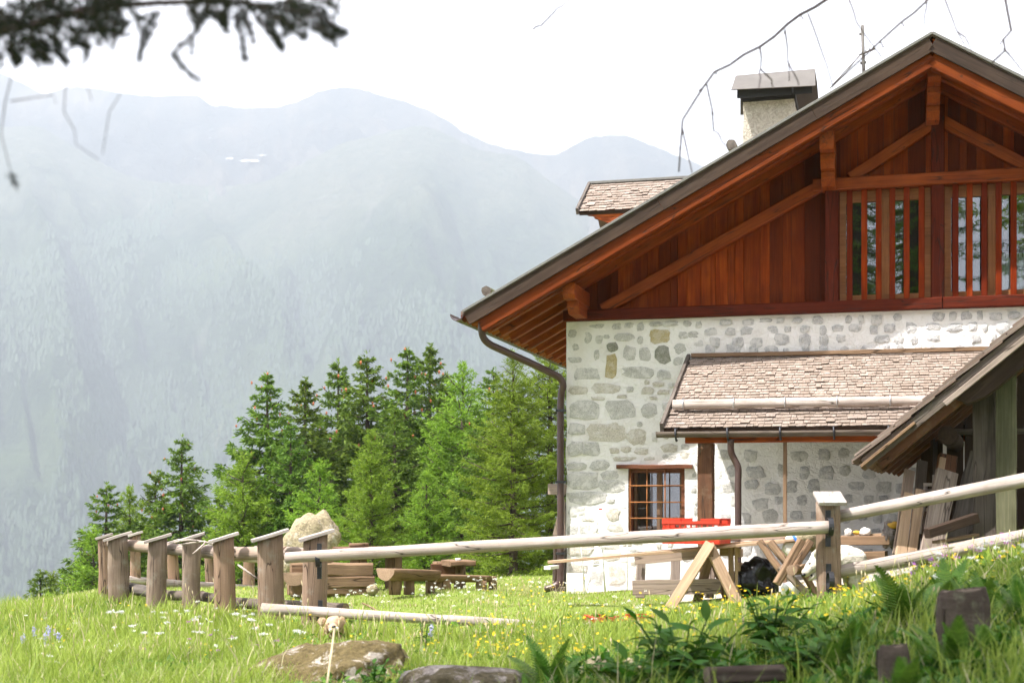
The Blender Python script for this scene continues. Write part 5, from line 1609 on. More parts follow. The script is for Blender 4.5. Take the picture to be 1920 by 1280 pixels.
def blob(name, loc, size, mat, parent, rot=(0, 0, 0)):
    bm = bmesh.new(); bmesh.ops.create_icosphere(bm, subdivisions=2, radius=1)
    for v in bm.verts: v.co = Vector((v.co.x * size[0], v.co.y * size[1], v.co.z * size[2]))
    me = bpy.data.meshes.new(name); bm.to_mesh(me); bm.free(); me.materials.append(mat)
    me.polygons.foreach_set('use_smooth', [True] * len(me.polygons))
    o = bpy.data.objects.new(name, me); COL.objects.link(o); o.location = loc; o.rotation_euler = rot; o.parent = parent
    return o

def dogs():
    Y = 13.05
    base = G(1575, Y)
    e = empty('white_dog', base, 0, 'big cream-white dog with lowered head and open mouth behind the squared fence post', 'dog')
    L = lambda px, py, y=Y: P(px, py, y) - base
    v = [L(1602, 1050), L(1584, 1047), L(1564, 1047), L(1550, 1044, Y - .03), L(1538, 1047, Y - .05),       # 0 rump .. 4 skull
         L(1524, 1060, Y - .07), L(1511, 1073, Y - .08),                                                       # muzzle
         L(1608, 1066), L(1604, 1088), L(1612, 1104), L(1607, 1126),                                           # hind leg: thigh, knee, hock, paw
         L(1566, 1066), L(1564, 1092), L(1563, 1126),                                                          # fore leg
         L(1596, 1068, Y + .14), L(1592, 1090, Y + .16), L(1600, 1106, Y + .16), L(1594, 1126, Y + .16),
         L(1556, 1068, Y + .12), L(1555, 1092, Y + .12), L(1553, 1126, Y + .12),
         L(1613, 1054), L(1619, 1064), L(1621, 1080), L(1614, 1046)]                                           # tail, rump cap
    ed = [(0, 1), (1, 2), (2, 3), (3, 4), (4, 5), (5, 6), (0, 7), (7, 8), (8, 9), (9, 10), (2, 11), (11, 12), (12, 13), (0, 14), (14, 15), (15, 16), (16, 17), (2, 18), (18, 19), (19, 20), (0, 21), (21, 22), (22, 23)]
    v = v[:24]
    R = [0.115, 0.13, 0.125, 0.10, 0.092, 0.062, 0.040, 0.10, 0.065, 0.04, 0.04, 0.07, 0.045, 0.04, 0.09, 0.06, 0.04, 0.04, 0.065, 0.045, 0.04, 0.075, 0.045, 0.03]
    b = skinned('body', v, ed, R, M['whitefur'], e, root=1)
    blob('nose', L(1506.5, 1077, Y - .115), (0.022, 0.02, 0.018), M['nose'], e)
    blob('eye', L(1518, 1056, Y - .145), (0.012, 0.008, 0.009), M['nose'], e)
    blob('ear', L(1531, 1036, Y - .13), (0.030, 0.014, 0.042), M['whitefur'], e, (0.2, 0.3, 0.2))
    blob('ear', L(1538, 1034, Y + .04), (0.030, 0.014, 0.042), M['whitefur'], e, (0.2, 0.3, 0.2))
    jaw = skinned('jaw', [L(1533, 1072, Y - .07), L(1524, 1081, Y - .08), L(1518, 1086, Y - .08)], [(0, 1), (1, 2)], [0.035, 0.026, 0.018], M['whitefur'], e)
    blob('tongue', L(1523, 1079, Y - .085), (0.028, 0.016, 0.012), M['nose'], e, (0, 0.7, 0))
    # brown dog lying behind the mossy boulder, face to the camera
    Y = 12.4
    base = G(625, Y)
    e = empty('brown_dog', base, 0, 'scruffy brown dog lying in the grass with its face to the camera', 'dog')
    L = lambda px, py, y=Y: P(px, py, y) - base
    v = [L(625, 1196, Y + .25), L(612, 1198, Y + .55), L(600, 1202, Y + .95), L(626, 1180, Y + .08), L(627, 1171, Y), L(626, 1176, Y - .09), L(625, 1178, Y - .155),
         L(606, 1205, Y + .15), L(604, 1214, Y - .1), L(644, 1205, Y + .15), L(646, 1214, Y - .1), L(596, 1204, Y + 1.2), L(585, 1208, Y + 1.5)]
    ed = [(0, 1), (1, 2), (0, 3), (3, 4), (4, 5), (5, 6), (0, 7), (7, 8), (0, 9), (9, 10), (2, 11), (11, 12)]
    b = skinned('body', v, ed, [0.115, 0.13, 0.13, 0.085, 0.082, 0.05, 0.036, 0.05, 0.035, 0.05, 0.035, 0.06, 0.03], M['brownfur'], e, root=1)
    blob('nose', L(626, 1174.5, Y - .195), (0.020, 0.014, 0.015), M['nose'], e)
    blob('mouth', L(625.5, 1181, Y - .18), (0.016, 0.014, 0.020), M['nose'], e)
    blob('muzzle_patch', L(632, 1178.5, Y - .165), (0.018, 0.02, 0.02), M['whitefur'], e)
    blob('muzzle_patch', L(620, 1180, Y - .165), (0.018, 0.02, 0.02), M['whitefur'], e)
    for px in (616.5, 631.5): blob('eye', L(px, 1168.5, Y - .085), (0.012, 0.008, 0.007), M['nose'], e)
    blob('ear', L(604.5, 1165, Y + .02), (0.045, 0.02, 0.04), M['brownfur'], e, (0, 0.5, 0))
    blob('ear', L(642, 1163, Y + .02), (0.030, 0.018, 0.04), M['brownfur'], e, (0, -0.4, 0))
dogs()
# ------------------------------------------------------------------ conifers
def leaf_quads(C, D, Wd, L, W, tint, V, Q, Tn):
    """append diamonds: start C, direction D, width dir Wd (numpy n,3), lengths L, widths W"""
    n = len(C)
    b = sum(len(v) for v in V)
    a = np.stack([C, C + D * (L * 0.45)[:, None] + Wd * (W / 2)[:, None], C + D * L[:, None], C + D * (L * 0.45)[:, None] - Wd * (W / 2)[:, None]], 1).reshape(-1, 3)
    V.append(a); Q.append((np.arange(n * 4).reshape(-1, 4) + b)); Tn.append(np.repeat(tint, 4))

def conifer(name, h, R, seed, kind='spruce', dens=1.0, base=0.05):
    """returns (trunk mesh, crown mesh, cones mesh or None)"""
    r = np.random.default_rng(seed)
    V, Q, T = [], [], []
    bv, bf = [], []
    tops = []
    z = base * h
    while z < h * 0.99:
        t = z / h
        nb = int(r.integers(5, 8) * (1 if t < 0.85 else 0.7))
        a0 = r.random() * 6.28
        for k in range(nb):
            az = a0 + 6.283 * k / nb + r.normal(0, 0.22)
            prof = (1 - t) ** (0.84 if kind == 'spruce' else 0.74)
            L = (R * prof * r.uniform(0.62, 1.22) + 0.045 + 0.08 * (1 - t)) * (0.85 if t < 0.08 else 1)
            el = (-0.34 + 0.85 * t ** 1.8 + r.normal(0, 0.10)) if kind == 'spruce' else (-0.05 + 0.8 * t ** 1.5 + r.normal(0, 0.12))
            n = max(4, int(L / 0.085))
            s = np.linspace(0.0, 1, n)
            out = np.array([math.cos(az), math.sin(az), 0.0]); side = np.array([-math.sin(az), math.cos(az), 0.0])
            droop = (-0.16 if kind == 'spruce' else -0.05) * L
            c = np.array([0, 0, z + r.normal(0, .04)])[None] + out[None] * (L * s * math.cos(el))[:, None]
            c[:, 2] += L * s * math.sin(el) + droop * np.sin(s * math.pi * 0.75) + 0.10 * L * s ** 3
            if L > 0.35 and k % 2 == 0:
                pts = [Vector(c[i]) for i in (0, n // 2, n - 1)]
                v2, f2 = tube_geo(pts, [0.012 + 0.012 * L, 0.008 + .006 * L, 0.004], 4, len(bv)); bv += v2; bf += f2
            # side twigs
            m = int(n * 2.6 * dens)
            ss = r.uniform(0.12 if L > 0.5 else 0.0, 1.0, m)
            idx = ss * (n - 1); i0 = np.clip(idx.astype(int), 0, n - 2); fr = (idx - i0)[:, None]
            p = c[i0] * (1 - fr) + c[i0 + 1] * fr
            sg = r.choice([-1.0, 1.0], m)
            tl = (0.025 + 0.075 * min(1, L / 0.55) + 0.30 * L * (1 - ss) * (0.35 + ss)) * r.uniform(0.7, 1.25, m)
            dirv = out[None] * r.uniform(0.5, 0.9, m)[:, None] + side[None] * (sg * r.uniform(0.5, 1.0, m))[:, None]
            dirv[:, 2] += (r.uniform(-0.55, 0.02, m) * (0.4 + 0.9 * (r.random(m) < 0.4)) if kind == 'spruce' else r.uniform(-0.6, 0.45, m))
            dirv /= np.linalg.norm(dirv, axis=1)[:, None]
            q = 5
            for j in range(q):
                f = (j + r.uniform(0, 0.6, m)) / q
                cc = p + dirv * (tl * f)[:, None]
                cc[:, 2] -= (0.10 if kind == 'spruce' else 0.02) * tl * f ** 2 * 2
                dd = dirv + r.normal(0, 0.45 if kind == 'spruce' else 0.6, (m, 3)); dd /= np.linalg.norm(dd, axis=1)[:, None]
                wd = np.cross(dd, r.normal(0, 1, (m, 3))); wd /= np.linalg.norm(wd, axis=1)[:, None] + 1e-9
                ln = r.uniform(0.07, 0.15, m) if kind == 'spruce' else r.uniform(0.05, 0.13, m)
                wdt = r.uniform(0.028, 0.05, m) if kind == 'spruce' else r.uniform(0.014, 0.03, m)
                sl = 0.5 + 0.5 * min(1, L / 0.6); ln *= sl; wdt *= sl
                tint = np.clip(r.uniform(0.0, 0.65, m) + 0.35 * (f > 0.7) * r.random(m), 0, 1)
                leaf_quads(cc, dd, wd, ln, wdt, tint, V, Q, T)
            if t > 0.74: tops.append(c[-1]); tops.append(c[n // 2])
        z += (0.165 + 0.22 * (1 - t)) * (h / 9) ** 0.5 * (1.0 if kind == 'spruce' else 0.72)
    # leader
    m = 60
    cc = np.c_[r.normal(0, .02, m), r.normal(0, .02, m), r.uniform(0.93 * h, h * 1.0, m)]
    dd = np.c_[r.normal(0, .5, m), r.normal(0, .5, m), r.uniform(0.3, 1, m)]; dd /= np.linalg.norm(dd, axis=1)[:, None]
    wd = np.cross(dd, r.normal(0, 1, (m, 3))); wd /= np.linalg.norm(wd, axis=1)[:, None]
    leaf_quads(cc, dd, wd, r.uniform(.08, .14, m), r.uniform(.02, .04, m), r.random(m), V, Q, T)
    crown = mk_np(name + '_crown', np.concatenate(V), np.concatenate(Q), M['spruce' if kind == 'spruce' else 'larch'], attr=np.concatenate(T))
    v2, f2 = tube_geo([Vector((0, 0, -0.6)), Vector((0.02, 0, h * 0.3)), Vector((0, 0.02, h * 0.7)), Vector((0, 0, h * 0.99))], [0.02 * h, 0.014 * h, 0.007 * h, 0.008], 8, len(bv))
    trunk = mk(name + '_trunk', bv + v2, bf + f2, M['bark'])
    cones = None
    if kind == 'spruce' and len(tops):
        cv, cf = [], []
        for i in range(min(18, len(tops) * 2)):
            p = Vector(tops[r.integers(len(tops))]) + Vector(r.normal(0, 0.09, 3))
            b = len(cv); rr, l = 0.022, r.uniform(.07, .11)
            for kk in range(5):
                a = kk * 1.2566; cv.append(p + Vector((math.cos(a) * rr, math.sin(a) * rr, -l * 0.4)))
            cv.append(p); cv.append(p - Vector((0, 0, l)))
            for kk in range(5):
                cf.append((b + kk, b + (kk + 1) % 5, b + 5)); cf.append((b + (kk + 1) % 5, b + kk, b + 6))
        cones = mk(name + '_cones', cv, cf, M['cone'])
    return [o for o in (trunk, crown, cones) if o]

PROTO = {}
def proto(key, *a, **k):
    obs = conifer(key, *a, **k)
    PROTO[key] = [(o.data, n) for o, n in zip(obs, ('trunk', 'crown', 'cones'))]
    for o in obs: bpy.data.objects.remove(o)
proto('sa', 9.0, 2.6, 1, dens=2.1)
proto('sb', 9.0, 2.35, 2, dens=2.1)
proto('sc', 9.0, 2.6, 3, dens=1.9)
proto('sd', 22.0, 3.9, 6, base=0.34, dens=0.8)
proto('la', 7.0, 2.0, 4, kind='larch', dens=1.7)
proto('lb', 7.0, 1.85, 5, kind='larch', dens=1.7)

def tree(key, px, ytop, Y, label, wide=1.0, cones=True, rz=None, hmin=None, xy=None, h=None, group=None):
    H0 = 22.0 if key == 'sd' else 9.0 if key[0] == 's' else 7.0
    g = G(px, Y) if xy is None else Vector((xy[0], xy[1], gz(*xy)))
    H = h or (P(px, ytop, Y).z - g.z)
    if hmin and H < hmin: H = hmin
    if xy is None: g.z = P(px, ytop, Y).z - H
    s = H / H0
    e = empty('spruce_tree' if key[0] == 's' else 'larch_tree', g, random.uniform(0, 6.28) if rz is None else rz, label, 'tree', group)
    for me, n in PROTO[key]:
        if n == 'cones' and not cones: continue
        o = bpy.data.objects.new(n, me); COL.objects.link(o); o.parent = e
        o.scale = (s * wide, s * wide, s)
        if n == 'cones': o['kind'] = 'stuff'
    return e

tree('sa', 501, 700, 36, 'tall slim spruce at the left end of the dense group behind the fence', 1.14)
tree('sb', 572, 709, 37, 'slim spruce second from the left in the dense group', 1.22)
tree('sb', 634, 674, 40, 'spruce with red cones on its narrow top, third in the dense group', 1.1)
tree('sc', 688, 660, 39, 'broad-topped spruce with red cones rising over the bright young larch', 1.18)
tree('sa', 764, 654, 38, 'spruce full of red cones at its forked-looking crown, centre of the group', 1.15)
tree('sb', 806, 646, 39, 'tallest narrow spruce top in the centre of the group', 1.15)
tree('la', 868, 684, 36, 'grey-green larch between the tallest spruce and the chalet eave', 1.05)
tree('sa', 838, 700, 41, 'spruce with red cones half hidden left of the grey-green larch', 1.0)
tree('la', 696, 806, 27, 'bright green bushy young larch before the dark spruces', 1.05)
tree('lb', 962, 655, 26, 'big bright larch under the chalet eave', 1.1)
tree('la', 1030, 640, 27.5, 'dense larch right behind the house corner', 1.15)
tree('sb', 925, 690, 31, 'dark spruce behind the big larch under the eave', 1.1)
tree('lb', 800, 880, 30, 'low larch filling the gap behind the log benches', 1.2)
tree('lb', 600, 860, 32, 'low green larch behind the tall boulder', 1.2)
tree('sc', 740, 760, 34, 'dark spruce in the middle depth of the group', 1.1, cones=False)
tree('sc', 545, 790, 33.5, 'dark lower spruce between the two leftmost tall spruces', 1.05, cones=False)
tree('la', 455, 850, 33, 'lower larch leaning out at the left of the dense group', 1.2)
tree('sc', 341, 816, 40, 'single full spruce with reddish cones above the fence posts', 1.1)
tree('sa', 292, 885, 42, 'small spruce touching the left side of the single full spruce', 1.15)
tree('sb', 200, 905, 38, 'sparse spruce standing highest at the far left above the fence corner', 1.3)
tree('la', 243, 915, 40, 'soft green larch between the sparse spruce and the fence corner', 0.9)
tree('lb', 175, 985, 37, 'low young larch left below the sparse spruce', 1.2)
tree('sa', 412, 930, 41, 'short spruce in the gap left of the dense group', 1.1, cones=False)
tree('sb', 76, 1068, 40, 'small young spruce at the meadow edge, leftmost with branches', 1.5, cones=False, hmin=3.4)
tree('la', 100, 1072, 41, 'small young larch beside the leftmost little spruce', 1.0, hmin=3.2)
tree('sa', 132, 1060, 39, 'young spruce top between the little larch and the sparse spruce', 1.3, cones=False, hmin=3.2)
tree('sb', 38, 1148, 46, 'tiny spruce tip just above the meadow edge', 1.1, cones=False, hmin=2.6)
tree('sb', 6, 1150, 48, 'spruce tip cut by the left edge of the picture', 1.1, cones=False, hmin=2.6)
# forest edge behind the photographer (seen only as reflections and shade)
for i, (x, y, h) in enumerate([(-3.2, -9, 19), (3.1, -9, 19), (-2.2, -12, 22), (2.6, -12.5, 22)]):
    tree('sd', 0, 0, 0, ('spruce behind the photographer mirrored in the gable glass', 'spruce behind the photographer on the right', 'taller spruce in the second row behind the photographer', 'taller spruce in the second row on the right behind the photographer')[i], 1.1, False, xy=(x, y), h=h)

# ------------------------------------------------------------------ near trees whose branches hang into the picture
def polyline_px(pts, Y0, parent, r0, r1, mat, name, first=None, jig=0.0):
    q = [P(x, y, Y0 + (d[0] if d else 0)) - parent.location for (x, y, *d) in pts]
    if jig:
        q2 = []
        for u, v in zip(q[:-1], q[1:]):
            k = max(1, int((v - u).length / 0.07))
            for s in range(k):
                q2.append(u.lerp(v, s / k) + (Vector((random.uniform(-jig, jig), random.uniform(-jig, jig), random.uniform(-jig, jig))) if s else Vector()))
        q = q2 + [q[-1]]
    if first is not None: q = [first - parent.location] + q
    n = len(q)
    return tube(name, q, r0, mat, parent, n=7, radii=[r0 + (r1 - r0) * i / (n - 1) for i in range(n)], sub=1 if jig else 4)

def needles(parent, lines, name, mat, ln, wdt, per_m, seed):
    """needle sprays along px polylines"""
    r = np.random.default_rng(seed)
    V, Q, T = [], [], []
    for pts in lines:
        for a, b in zip(pts[:-1], pts[1:]):
            a, b = np.array(a), np.array(b)
            L = np.linalg.norm(b - a); m = max(2, int(L * per_m))
            s = r.random(m)[:, None]
            p = a + (b - a) * s
            d = (b - a) / L
            dd = d[None] * r.uniform(0.25, 0.9, m)[:, None] + r.normal(0, 0.55, (m, 3)); dd /= np.linalg.norm(dd, axis=1)[:, None]
            wd = np.cross(dd, r.normal(0, 1, (m, 3))); wd /= np.linalg.norm(wd, axis=1)[:, None]
            leaf_quads(p, dd, wd, r.uniform(0.7, 1.2, m) * ln, np.full(m, wdt), r.random(m), V, Q, T)
    return mk_np(name, np.concatenate(V), np.concatenate(Q), mat, parent, attr=np.concatenate(T))

def near_spruce():
    base = Vector((-2.9, 3.3, gz(-2.9, 3.3)))
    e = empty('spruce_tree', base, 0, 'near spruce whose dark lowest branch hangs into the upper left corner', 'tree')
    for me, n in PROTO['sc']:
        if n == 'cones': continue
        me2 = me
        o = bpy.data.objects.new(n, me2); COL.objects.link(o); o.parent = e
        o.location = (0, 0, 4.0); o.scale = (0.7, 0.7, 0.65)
    log('lower_trunk', (0, 0, -0.3), (0, 0, 5.2), 0.13, 0.10, M['bark'], e, seg=10, wob=0.08)
    Y = 3.3
    rs = random.Random(12)
    main = [(-260, 20), (-60, 55), (60, 48), (160, 18), (300, 6), (430, 4), (520, 16), (600, 32), (632, 52)]
    polyline_px(main, Y, e, 0.011, 0.003, M['twig'], 'low_branch', first=base + Vector((0, 0, 3.0)))
    lines, wl = [], []
    def W(x, y, d=0.0): return tuple(P(x, y, Y + d) - base)
    def spray(pts, thick=0.005):
        lines.append([W(*p) for p in pts])
        polyline_px([(p[0], p[1], p[2] if len(p) > 2 else 0) for p in pts], Y, e, thick, thick * 0.4, M['twig'], 'twig')
    spray(main, 0.003)
    for _ in range(420):                                   # dense dark mass at the left, thinning to the right
        x = rs.choice([rs.uniform(-60, 210), rs.uniform(-60, 260), rs.uniform(340, 610)])
        ym = np.interp(x, [m[0] for m in main], [m[1] for m in main])
        y = ym + rs.uniform(-55, 52 if x < 230 else 24)
        dx, dy = rs.uniform(-12, 38), rs.uniform(-8, 32)
        d = rs.uniform(-0.35, 0.35)
        spray([(x, y, d), (x + dx * 0.5, y + dy * 0.4, d), (x + dx, y + dy, d)], 0.002)
    for pts in ([(60, 80), (75, 100), (85, 118)], [(100, 60), (110, 100), (125, 118)], [(20, 90), (30, 110), (38, 112)], [(150, 70), (165, 90), (160, 115)], [(300, 20), (270, 60), (262, 112)],
                [(295, 40), (285, 60), (270, 80)], [(390, 20), (365, 62), (325, 100), (345, 130), (372, 150)], [(360, 70), (358, 100)], [(420, 20), (425, 60)], [(440, 25), (455, 80), (460, 115)],
                [(480, 30), (510, 65), (530, 92)], [(520, 30), (545, 55), (575, 72)], [(560, 38), (600, 60), (630, 84)], [(600, 40), (625, 55), (650, 62)], [(200, 60), (225, 65), (240, 40)],
                [(455, 20), (470, 60), (475, 80)], [(590, 40), (615, 62), (640, 70)], [(500, 40), (520, 70), (528, 90)]):
        spray([(x, y, rs.uniform(-.1, .1)) for x, y in pts], 0.0022)
    for pts in ([(30, 110), (10, 190), (2, 250), (12, 290), (22, 330), (28, 350)], [(115, 100), (130, 140), (122, 170), (120, 210), (140, 245), (142, 270), (185, 300)], [(190, 80), (215, 115), (235, 160), (205, 210), (192, 290)],
                [(150, 120), (160, 150), (172, 190)], [(20, 190), (100, 178), (105, 195)]):
        polyline_px([(x, y, rs.uniform(-.08, .08)) for x, y in pts], Y + 0.2, e, 0.0016, 0.0008, M['twig'], 'bare_twig', jig=0.005)
    lines.append([W(20, 322), W(28, 350)])
    needles(e, lines, 'needles', M['backlitspruce'], 0.017, 0.0022, 1900, 8)
near_spruce()
tree('sd', 0, 0, 0, 'tall spruce beyond the left picture edge that shades the lower right slope', 1.0, False, xy=(-5.1, 3.3), h=24)
tree('sd', 0, 0, 0, 'second tall spruce beyond the left picture edge, nearer the photographer', 1.0, False, xy=(-6.3, 1.7), h=23)

def near_larch():
    base = Vector((6.4, 7.2, gz(6.4, 7.2)))
    e = empty('larch_tree', base, 0, 'near larch whose thin bare twigs hang before the gable and chimney', 'tree')
    for me, n in PROTO['la']:
        o = bpy.data.objects.new(n, me); COL.objects.link(o); o.parent = e
        o.location = (0, 0, 4.4); o.scale = (1.45, 1.45, 1.2)
    log('lower_trunk', (0, 0, -0.3), (0, 0, 5.2), 0.2, 0.16, M['bark'], e, seg=10, wob=0.08)
    Y = 6.2
    m = M['twig']
    far = base + Vector((0, 0, 5.0))
    polyline_px([(2300, -420), (1800, -160), (1555, -4), (1500, 28), (1425, 88), (1340, 135), (1318, 165), (1280, 225), (1276, 275), (1273, 322)], Y, e, 0.015, 0.0035, m, 'branch', first=far, jig=0.006)
    polyline_px([(2300, -430), (1900, -160), (1740, 0), (1690, 42), (1650, 78), (1600, 125), (1560, 162)], Y, e, 0.012, 0.0032, m, 'branch', first=far, jig=0.006)
    polyline_px([(2300, -440), (1960, -150), (1885, 0), (1896, 58), (1881, 75), (1885, 95), (1860, 118)], Y, e, 0.011, 0.0042, m, 'branch', first=far, jig=0.006)
    rs = random.Random(5)
    for pts in ([(1515, 26), (1528, 60), (1542, 100), (1562, 165)], [(1472, 56), (1477, 110), (1480, 152)], [(1425, 88), (1426, 130), (1422, 168)], [(1426, 130), (1447, 150), (1450, 165)], [(1325, 158), (1335, 205), (1338, 245), (1366, 280)],
                [(1279, 240), (1290, 290), (1298, 325)], [(1770, -5), (1795, 60), (1812, 90)], [(1590, -5), (1605, 40), (1640, 90), (1655, 110)], [(1882, 92), (1900, 112), (1918, 135)], [(1735, -5), (1736, 20), (1734, 50)],
                [(1477, 115), (1490, 140), (1498, 160)], [(1000, 55), (1015, 48), (1040, 22), (1072, -6)], [(1795, 60), (1810, 70), (1822, 95)]):
        polyline_px([(x, y, rs.uniform(-.2, .2) if i else 0) for i, (x, y) in enumerate(pts)], Y, e, 0.0036, 0.002, m, 'twig', jig=0.006)
    # buds along the twigs
    bv = []
    for (x, y) in ((1500, 28), (1472, 56), (1425, 88), (1340, 135), (1318, 165), (1280, 225), (1276, 275), (1690, 42), (1650, 78), (1881, 75), (1885, 95), (1528, 60), (1335, 205)):
        tube('spur', [P(x, y, Y) - base, P(x + random.uniform(-8, 8), y + random.uniform(4, 12), Y + random.uniform(-.02, .02)) - base], 0.003, m, e, n=5)
near_larch()

# ------------------------------------------------------------------ meadow
CLEAR = [(640, 8.8, 0.5), (865, 7.5, 0.6), (1140, 8.2, 0.35), (625, 12.0, 0.5), (1163, 12.6, 0.4), (1560, 12.4, 0.6), (1250, 13.9, 0.8), (1806, 6.4, 0.25), (1676, 6.0, 0.25), (1395, 6.4, 0.35), (880, 13.0, 0.7), (620, 13.5, 0.5), (1480, 13.0, 0.6)]
def meadow():
    r = np.random.default_rng(21)
    N = 420000
    u = r.random(N)
    y = 5.2 * (25.0 / 5.2) ** u                       # denser near the camera, as seen
    x = (r.random(N) * 2 - 1) * (0.40 * y + 0.9)
    z = ground(x, y)
    # gate/fence line: short grass in the yard behind it
    fy = np.interp(x, [-9, -4.9, -3.4, -1.95, 0, 2.9, 4.6, 9], [19.5, 18.0, 15.3, 13.9, 13.2, 12.7, 11.6, 10.5])
    yard = smooth(-0.3, 0.5, y - fy)
    pat = fbm(x * 0.9, y * 0.9, 3, 4)
    pat2 = fbm(x * 3.1, y * 3.1, 8, 3)
    h = (0.065 + 0.13 * pat + 0.09 * (pat2 - 0.5)) * (1 - yard) + (0.018 + 0.03 * pat) * yard
    bare = np.zeros(N)
    for (bx, bY, br) in CLEAR:
        bare = np.maximum(bare, np.exp(-(((x - (bx - 960) / F * bY) ** 2 + (y - bY) ** 2) / br ** 2) ** 2))
    h = np.maximum(h, 0.03 * (1 - yard)) * (1 - 0.75 * bare)
    lush = smooth(9.6, 8.2, y) * smooth(-0.1, 0.9, x)
    h = h * (1 + 0.5 * lush)
    h = h * r.uniform(0.55, 1.35, N) * (1 + 0.25 * (1 - smooth(-3, 0, x)))
    tall = r.random(N) < 0.012 + 0.10 * (fbm(x * 1.7 + 3, y * 1.7, 19, 3) > 0.60)
    h = np.where(tall & (yard < 0.5), h * 1.8, h)
    # nothing inside the house or on the bare strip by the wall
    hu = (x - HC.x) * HD.x + (y - HC.y) * HD.y; hw = (x - HC.x) * HM.x + (y - HC.y) * HM.y
    keep = ~((hu > -0.1) & (hw > -0.12)) & ~((hu > -0.3) & (-hw < path_edge(hu)) & (r.random(N) < 0.85)) & (r.random(N) > 0.45 * yard) & (r.random(N) > 0.86 * lush)
    x, y, z, h, pat, pat2, yard = [a[keep] for a in (x, y, z, h, pat, pat2, yard)]
    n = len(x)
    w = r.uniform(0.0022, 0.0052, n) * (1 + 0.035 * (y - 5)) * np.where(h < .08, .8, 1.0)
    az = r.random(n) * 6.283; lean = r.uniform(0.15, 0.75, n) * h
    wx, wy = np.cos(az), np.sin(az)
    la = az + 1.57 + r.normal(0, 0.5, n)
    lx, ly = np.cos(la) * lean, np.sin(la) * lean
    V = np.empty((n, 5, 3))
    p = np.c_[x, y, z - 0.01]
    wv = np.c_[wx, wy, np.zeros(n)] * w[:, None]
    V[:, 0] = p - wv; V[:, 1] = p + wv
    mid = p + np.c_[lx * 0.3, ly * 0.3, h * 0.6]
    V[:, 2] = mid + wv * 0.8; V[:, 3] = mid - wv * 0.8
    V[:, 4] = p + np.c_[lx, ly, h]
    b = (np.arange(n) * 5)[:, None]
    T = np.concatenate([b + np.array([0, 1, 2]), b + np.array([0, 2, 3]), b + np.array([3, 2, 4])], 0)
    tint = np.clip(0.15 + 0.5 * r.random(n) + 0.5 * (pat - 0.45), 0, 0.74)
    straw = r.random(n) < (0.06 + 0.16 * yard + 0.15 * np.clip(pat2 - 0.5, 0, 1))
    tint = np.where(straw, 0.95, tint)
    o = mk_np('meadow_grass', V.reshape(-1, 3), T, M['grass'], attr=np.repeat(tint, 5), tri=True)
    tag(o, kind='stuff')
meadow()

def herb_leaves():
    """low broad leaves between the grass blades"""
    r = np.random.default_rng(5)
    N = 30000
    y = 5.5 * (17.0 / 5.5) ** r.random(N); x = (r.random(N) * 2 - 1) * (0.40 * y + 0.5)
    fy = np.interp(x, [-9, -4.9, -3.4, -1.95, 0, 2.9, 4.6, 9], [19.5, 18.0, 15.3, 13.9, 13.2, 12.7, 11.6, 10.5])
    pat = fbm(x * 1.2 + 5, y * 1.2, 31, 4)
    k = (y < fy) & ((pat > 0.46) | ((y < 9) & (x > 0.3) & (pat > 0.3)))
    x, y = x[k], y[k]; n = len(x)
    z = ground(x, y) + r.uniform(0.01, 0.09, n)
    C = np.c_[x, y, z]
    D = np.c_[r.normal(0, 1, n), r.normal(0, 1, n), r.uniform(0, 0.9, n)]; D /= np.linalg.norm(D, axis=1)[:, None]
    W = np.cross(D, np.c_[r.normal(0, .3, n), r.normal(0, .3, n), np.ones(n)]); W /= np.linalg.norm(W, axis=1)[:, None]
    V, Q, T = [], [], []
    leaf_quads(C, D, W, r.uniform(0.04, 0.085, n), r.uniform(0.025, 0.05, n), r.random(n), V, Q, T)
    tag(mk_np('herb_leaves', np.concatenate(V), np.concatenate(Q), M['fern'], attr=np.concatenate(T)), kind='stuff')
herb_leaves()

def undergrowth():
    """dark broad herbs that cover the shaded slope at the lower right"""
    r = np.random.default_rng(15)
    N = 34000
    y = 5.0 * (9.6 / 5.0) ** r.random(N); x = r.uniform(0.0, 1.0, N) * (0.40 * y + 0.6)
    pat = fbm(x * 2.2 + 9, y * 2.2, 41, 4)
    k = (pat > 0.36) & (x > 0.15 + 0.9 * smooth(8.2, 9.6, y) * r.random(N)) & (r.random(N) < 0.35 + 0.65 * smooth(9.6, 8.4, y))
    x, y, pat = x[k], y[k], pat[k]; n = len(x)
    z = ground(x, y) + r.uniform(0.0, 0.20, n) * np.clip((pat - 0.3) * 2.2, 0.15, 1)
    D = np.c_[r.normal(0, 1, n), r.normal(0, 1, n), r.normal(0.1, 0.5, n)]; D /= np.linalg.norm(D, axis=1)[:, None]
    W = np.cross(D, np.c_[r.normal(0, .4, n), r.normal(0, .4, n), np.ones(n)]); W /= np.linalg.norm(W, axis=1)[:, None]
    V, Q, T = [], [], []
    leaf_quads(np.c_[x, y, z], D, W, r.uniform(0.045, 0.11, n), r.uniform(0.018, 0.05, n), r.random(n), V, Q, T)
    tag(mk_np('undergrowth', np.concatenate(V), np.concatenate(Q), M['leaf'], attr=np.concatenate(T)), kind='stuff')
undergrowth()

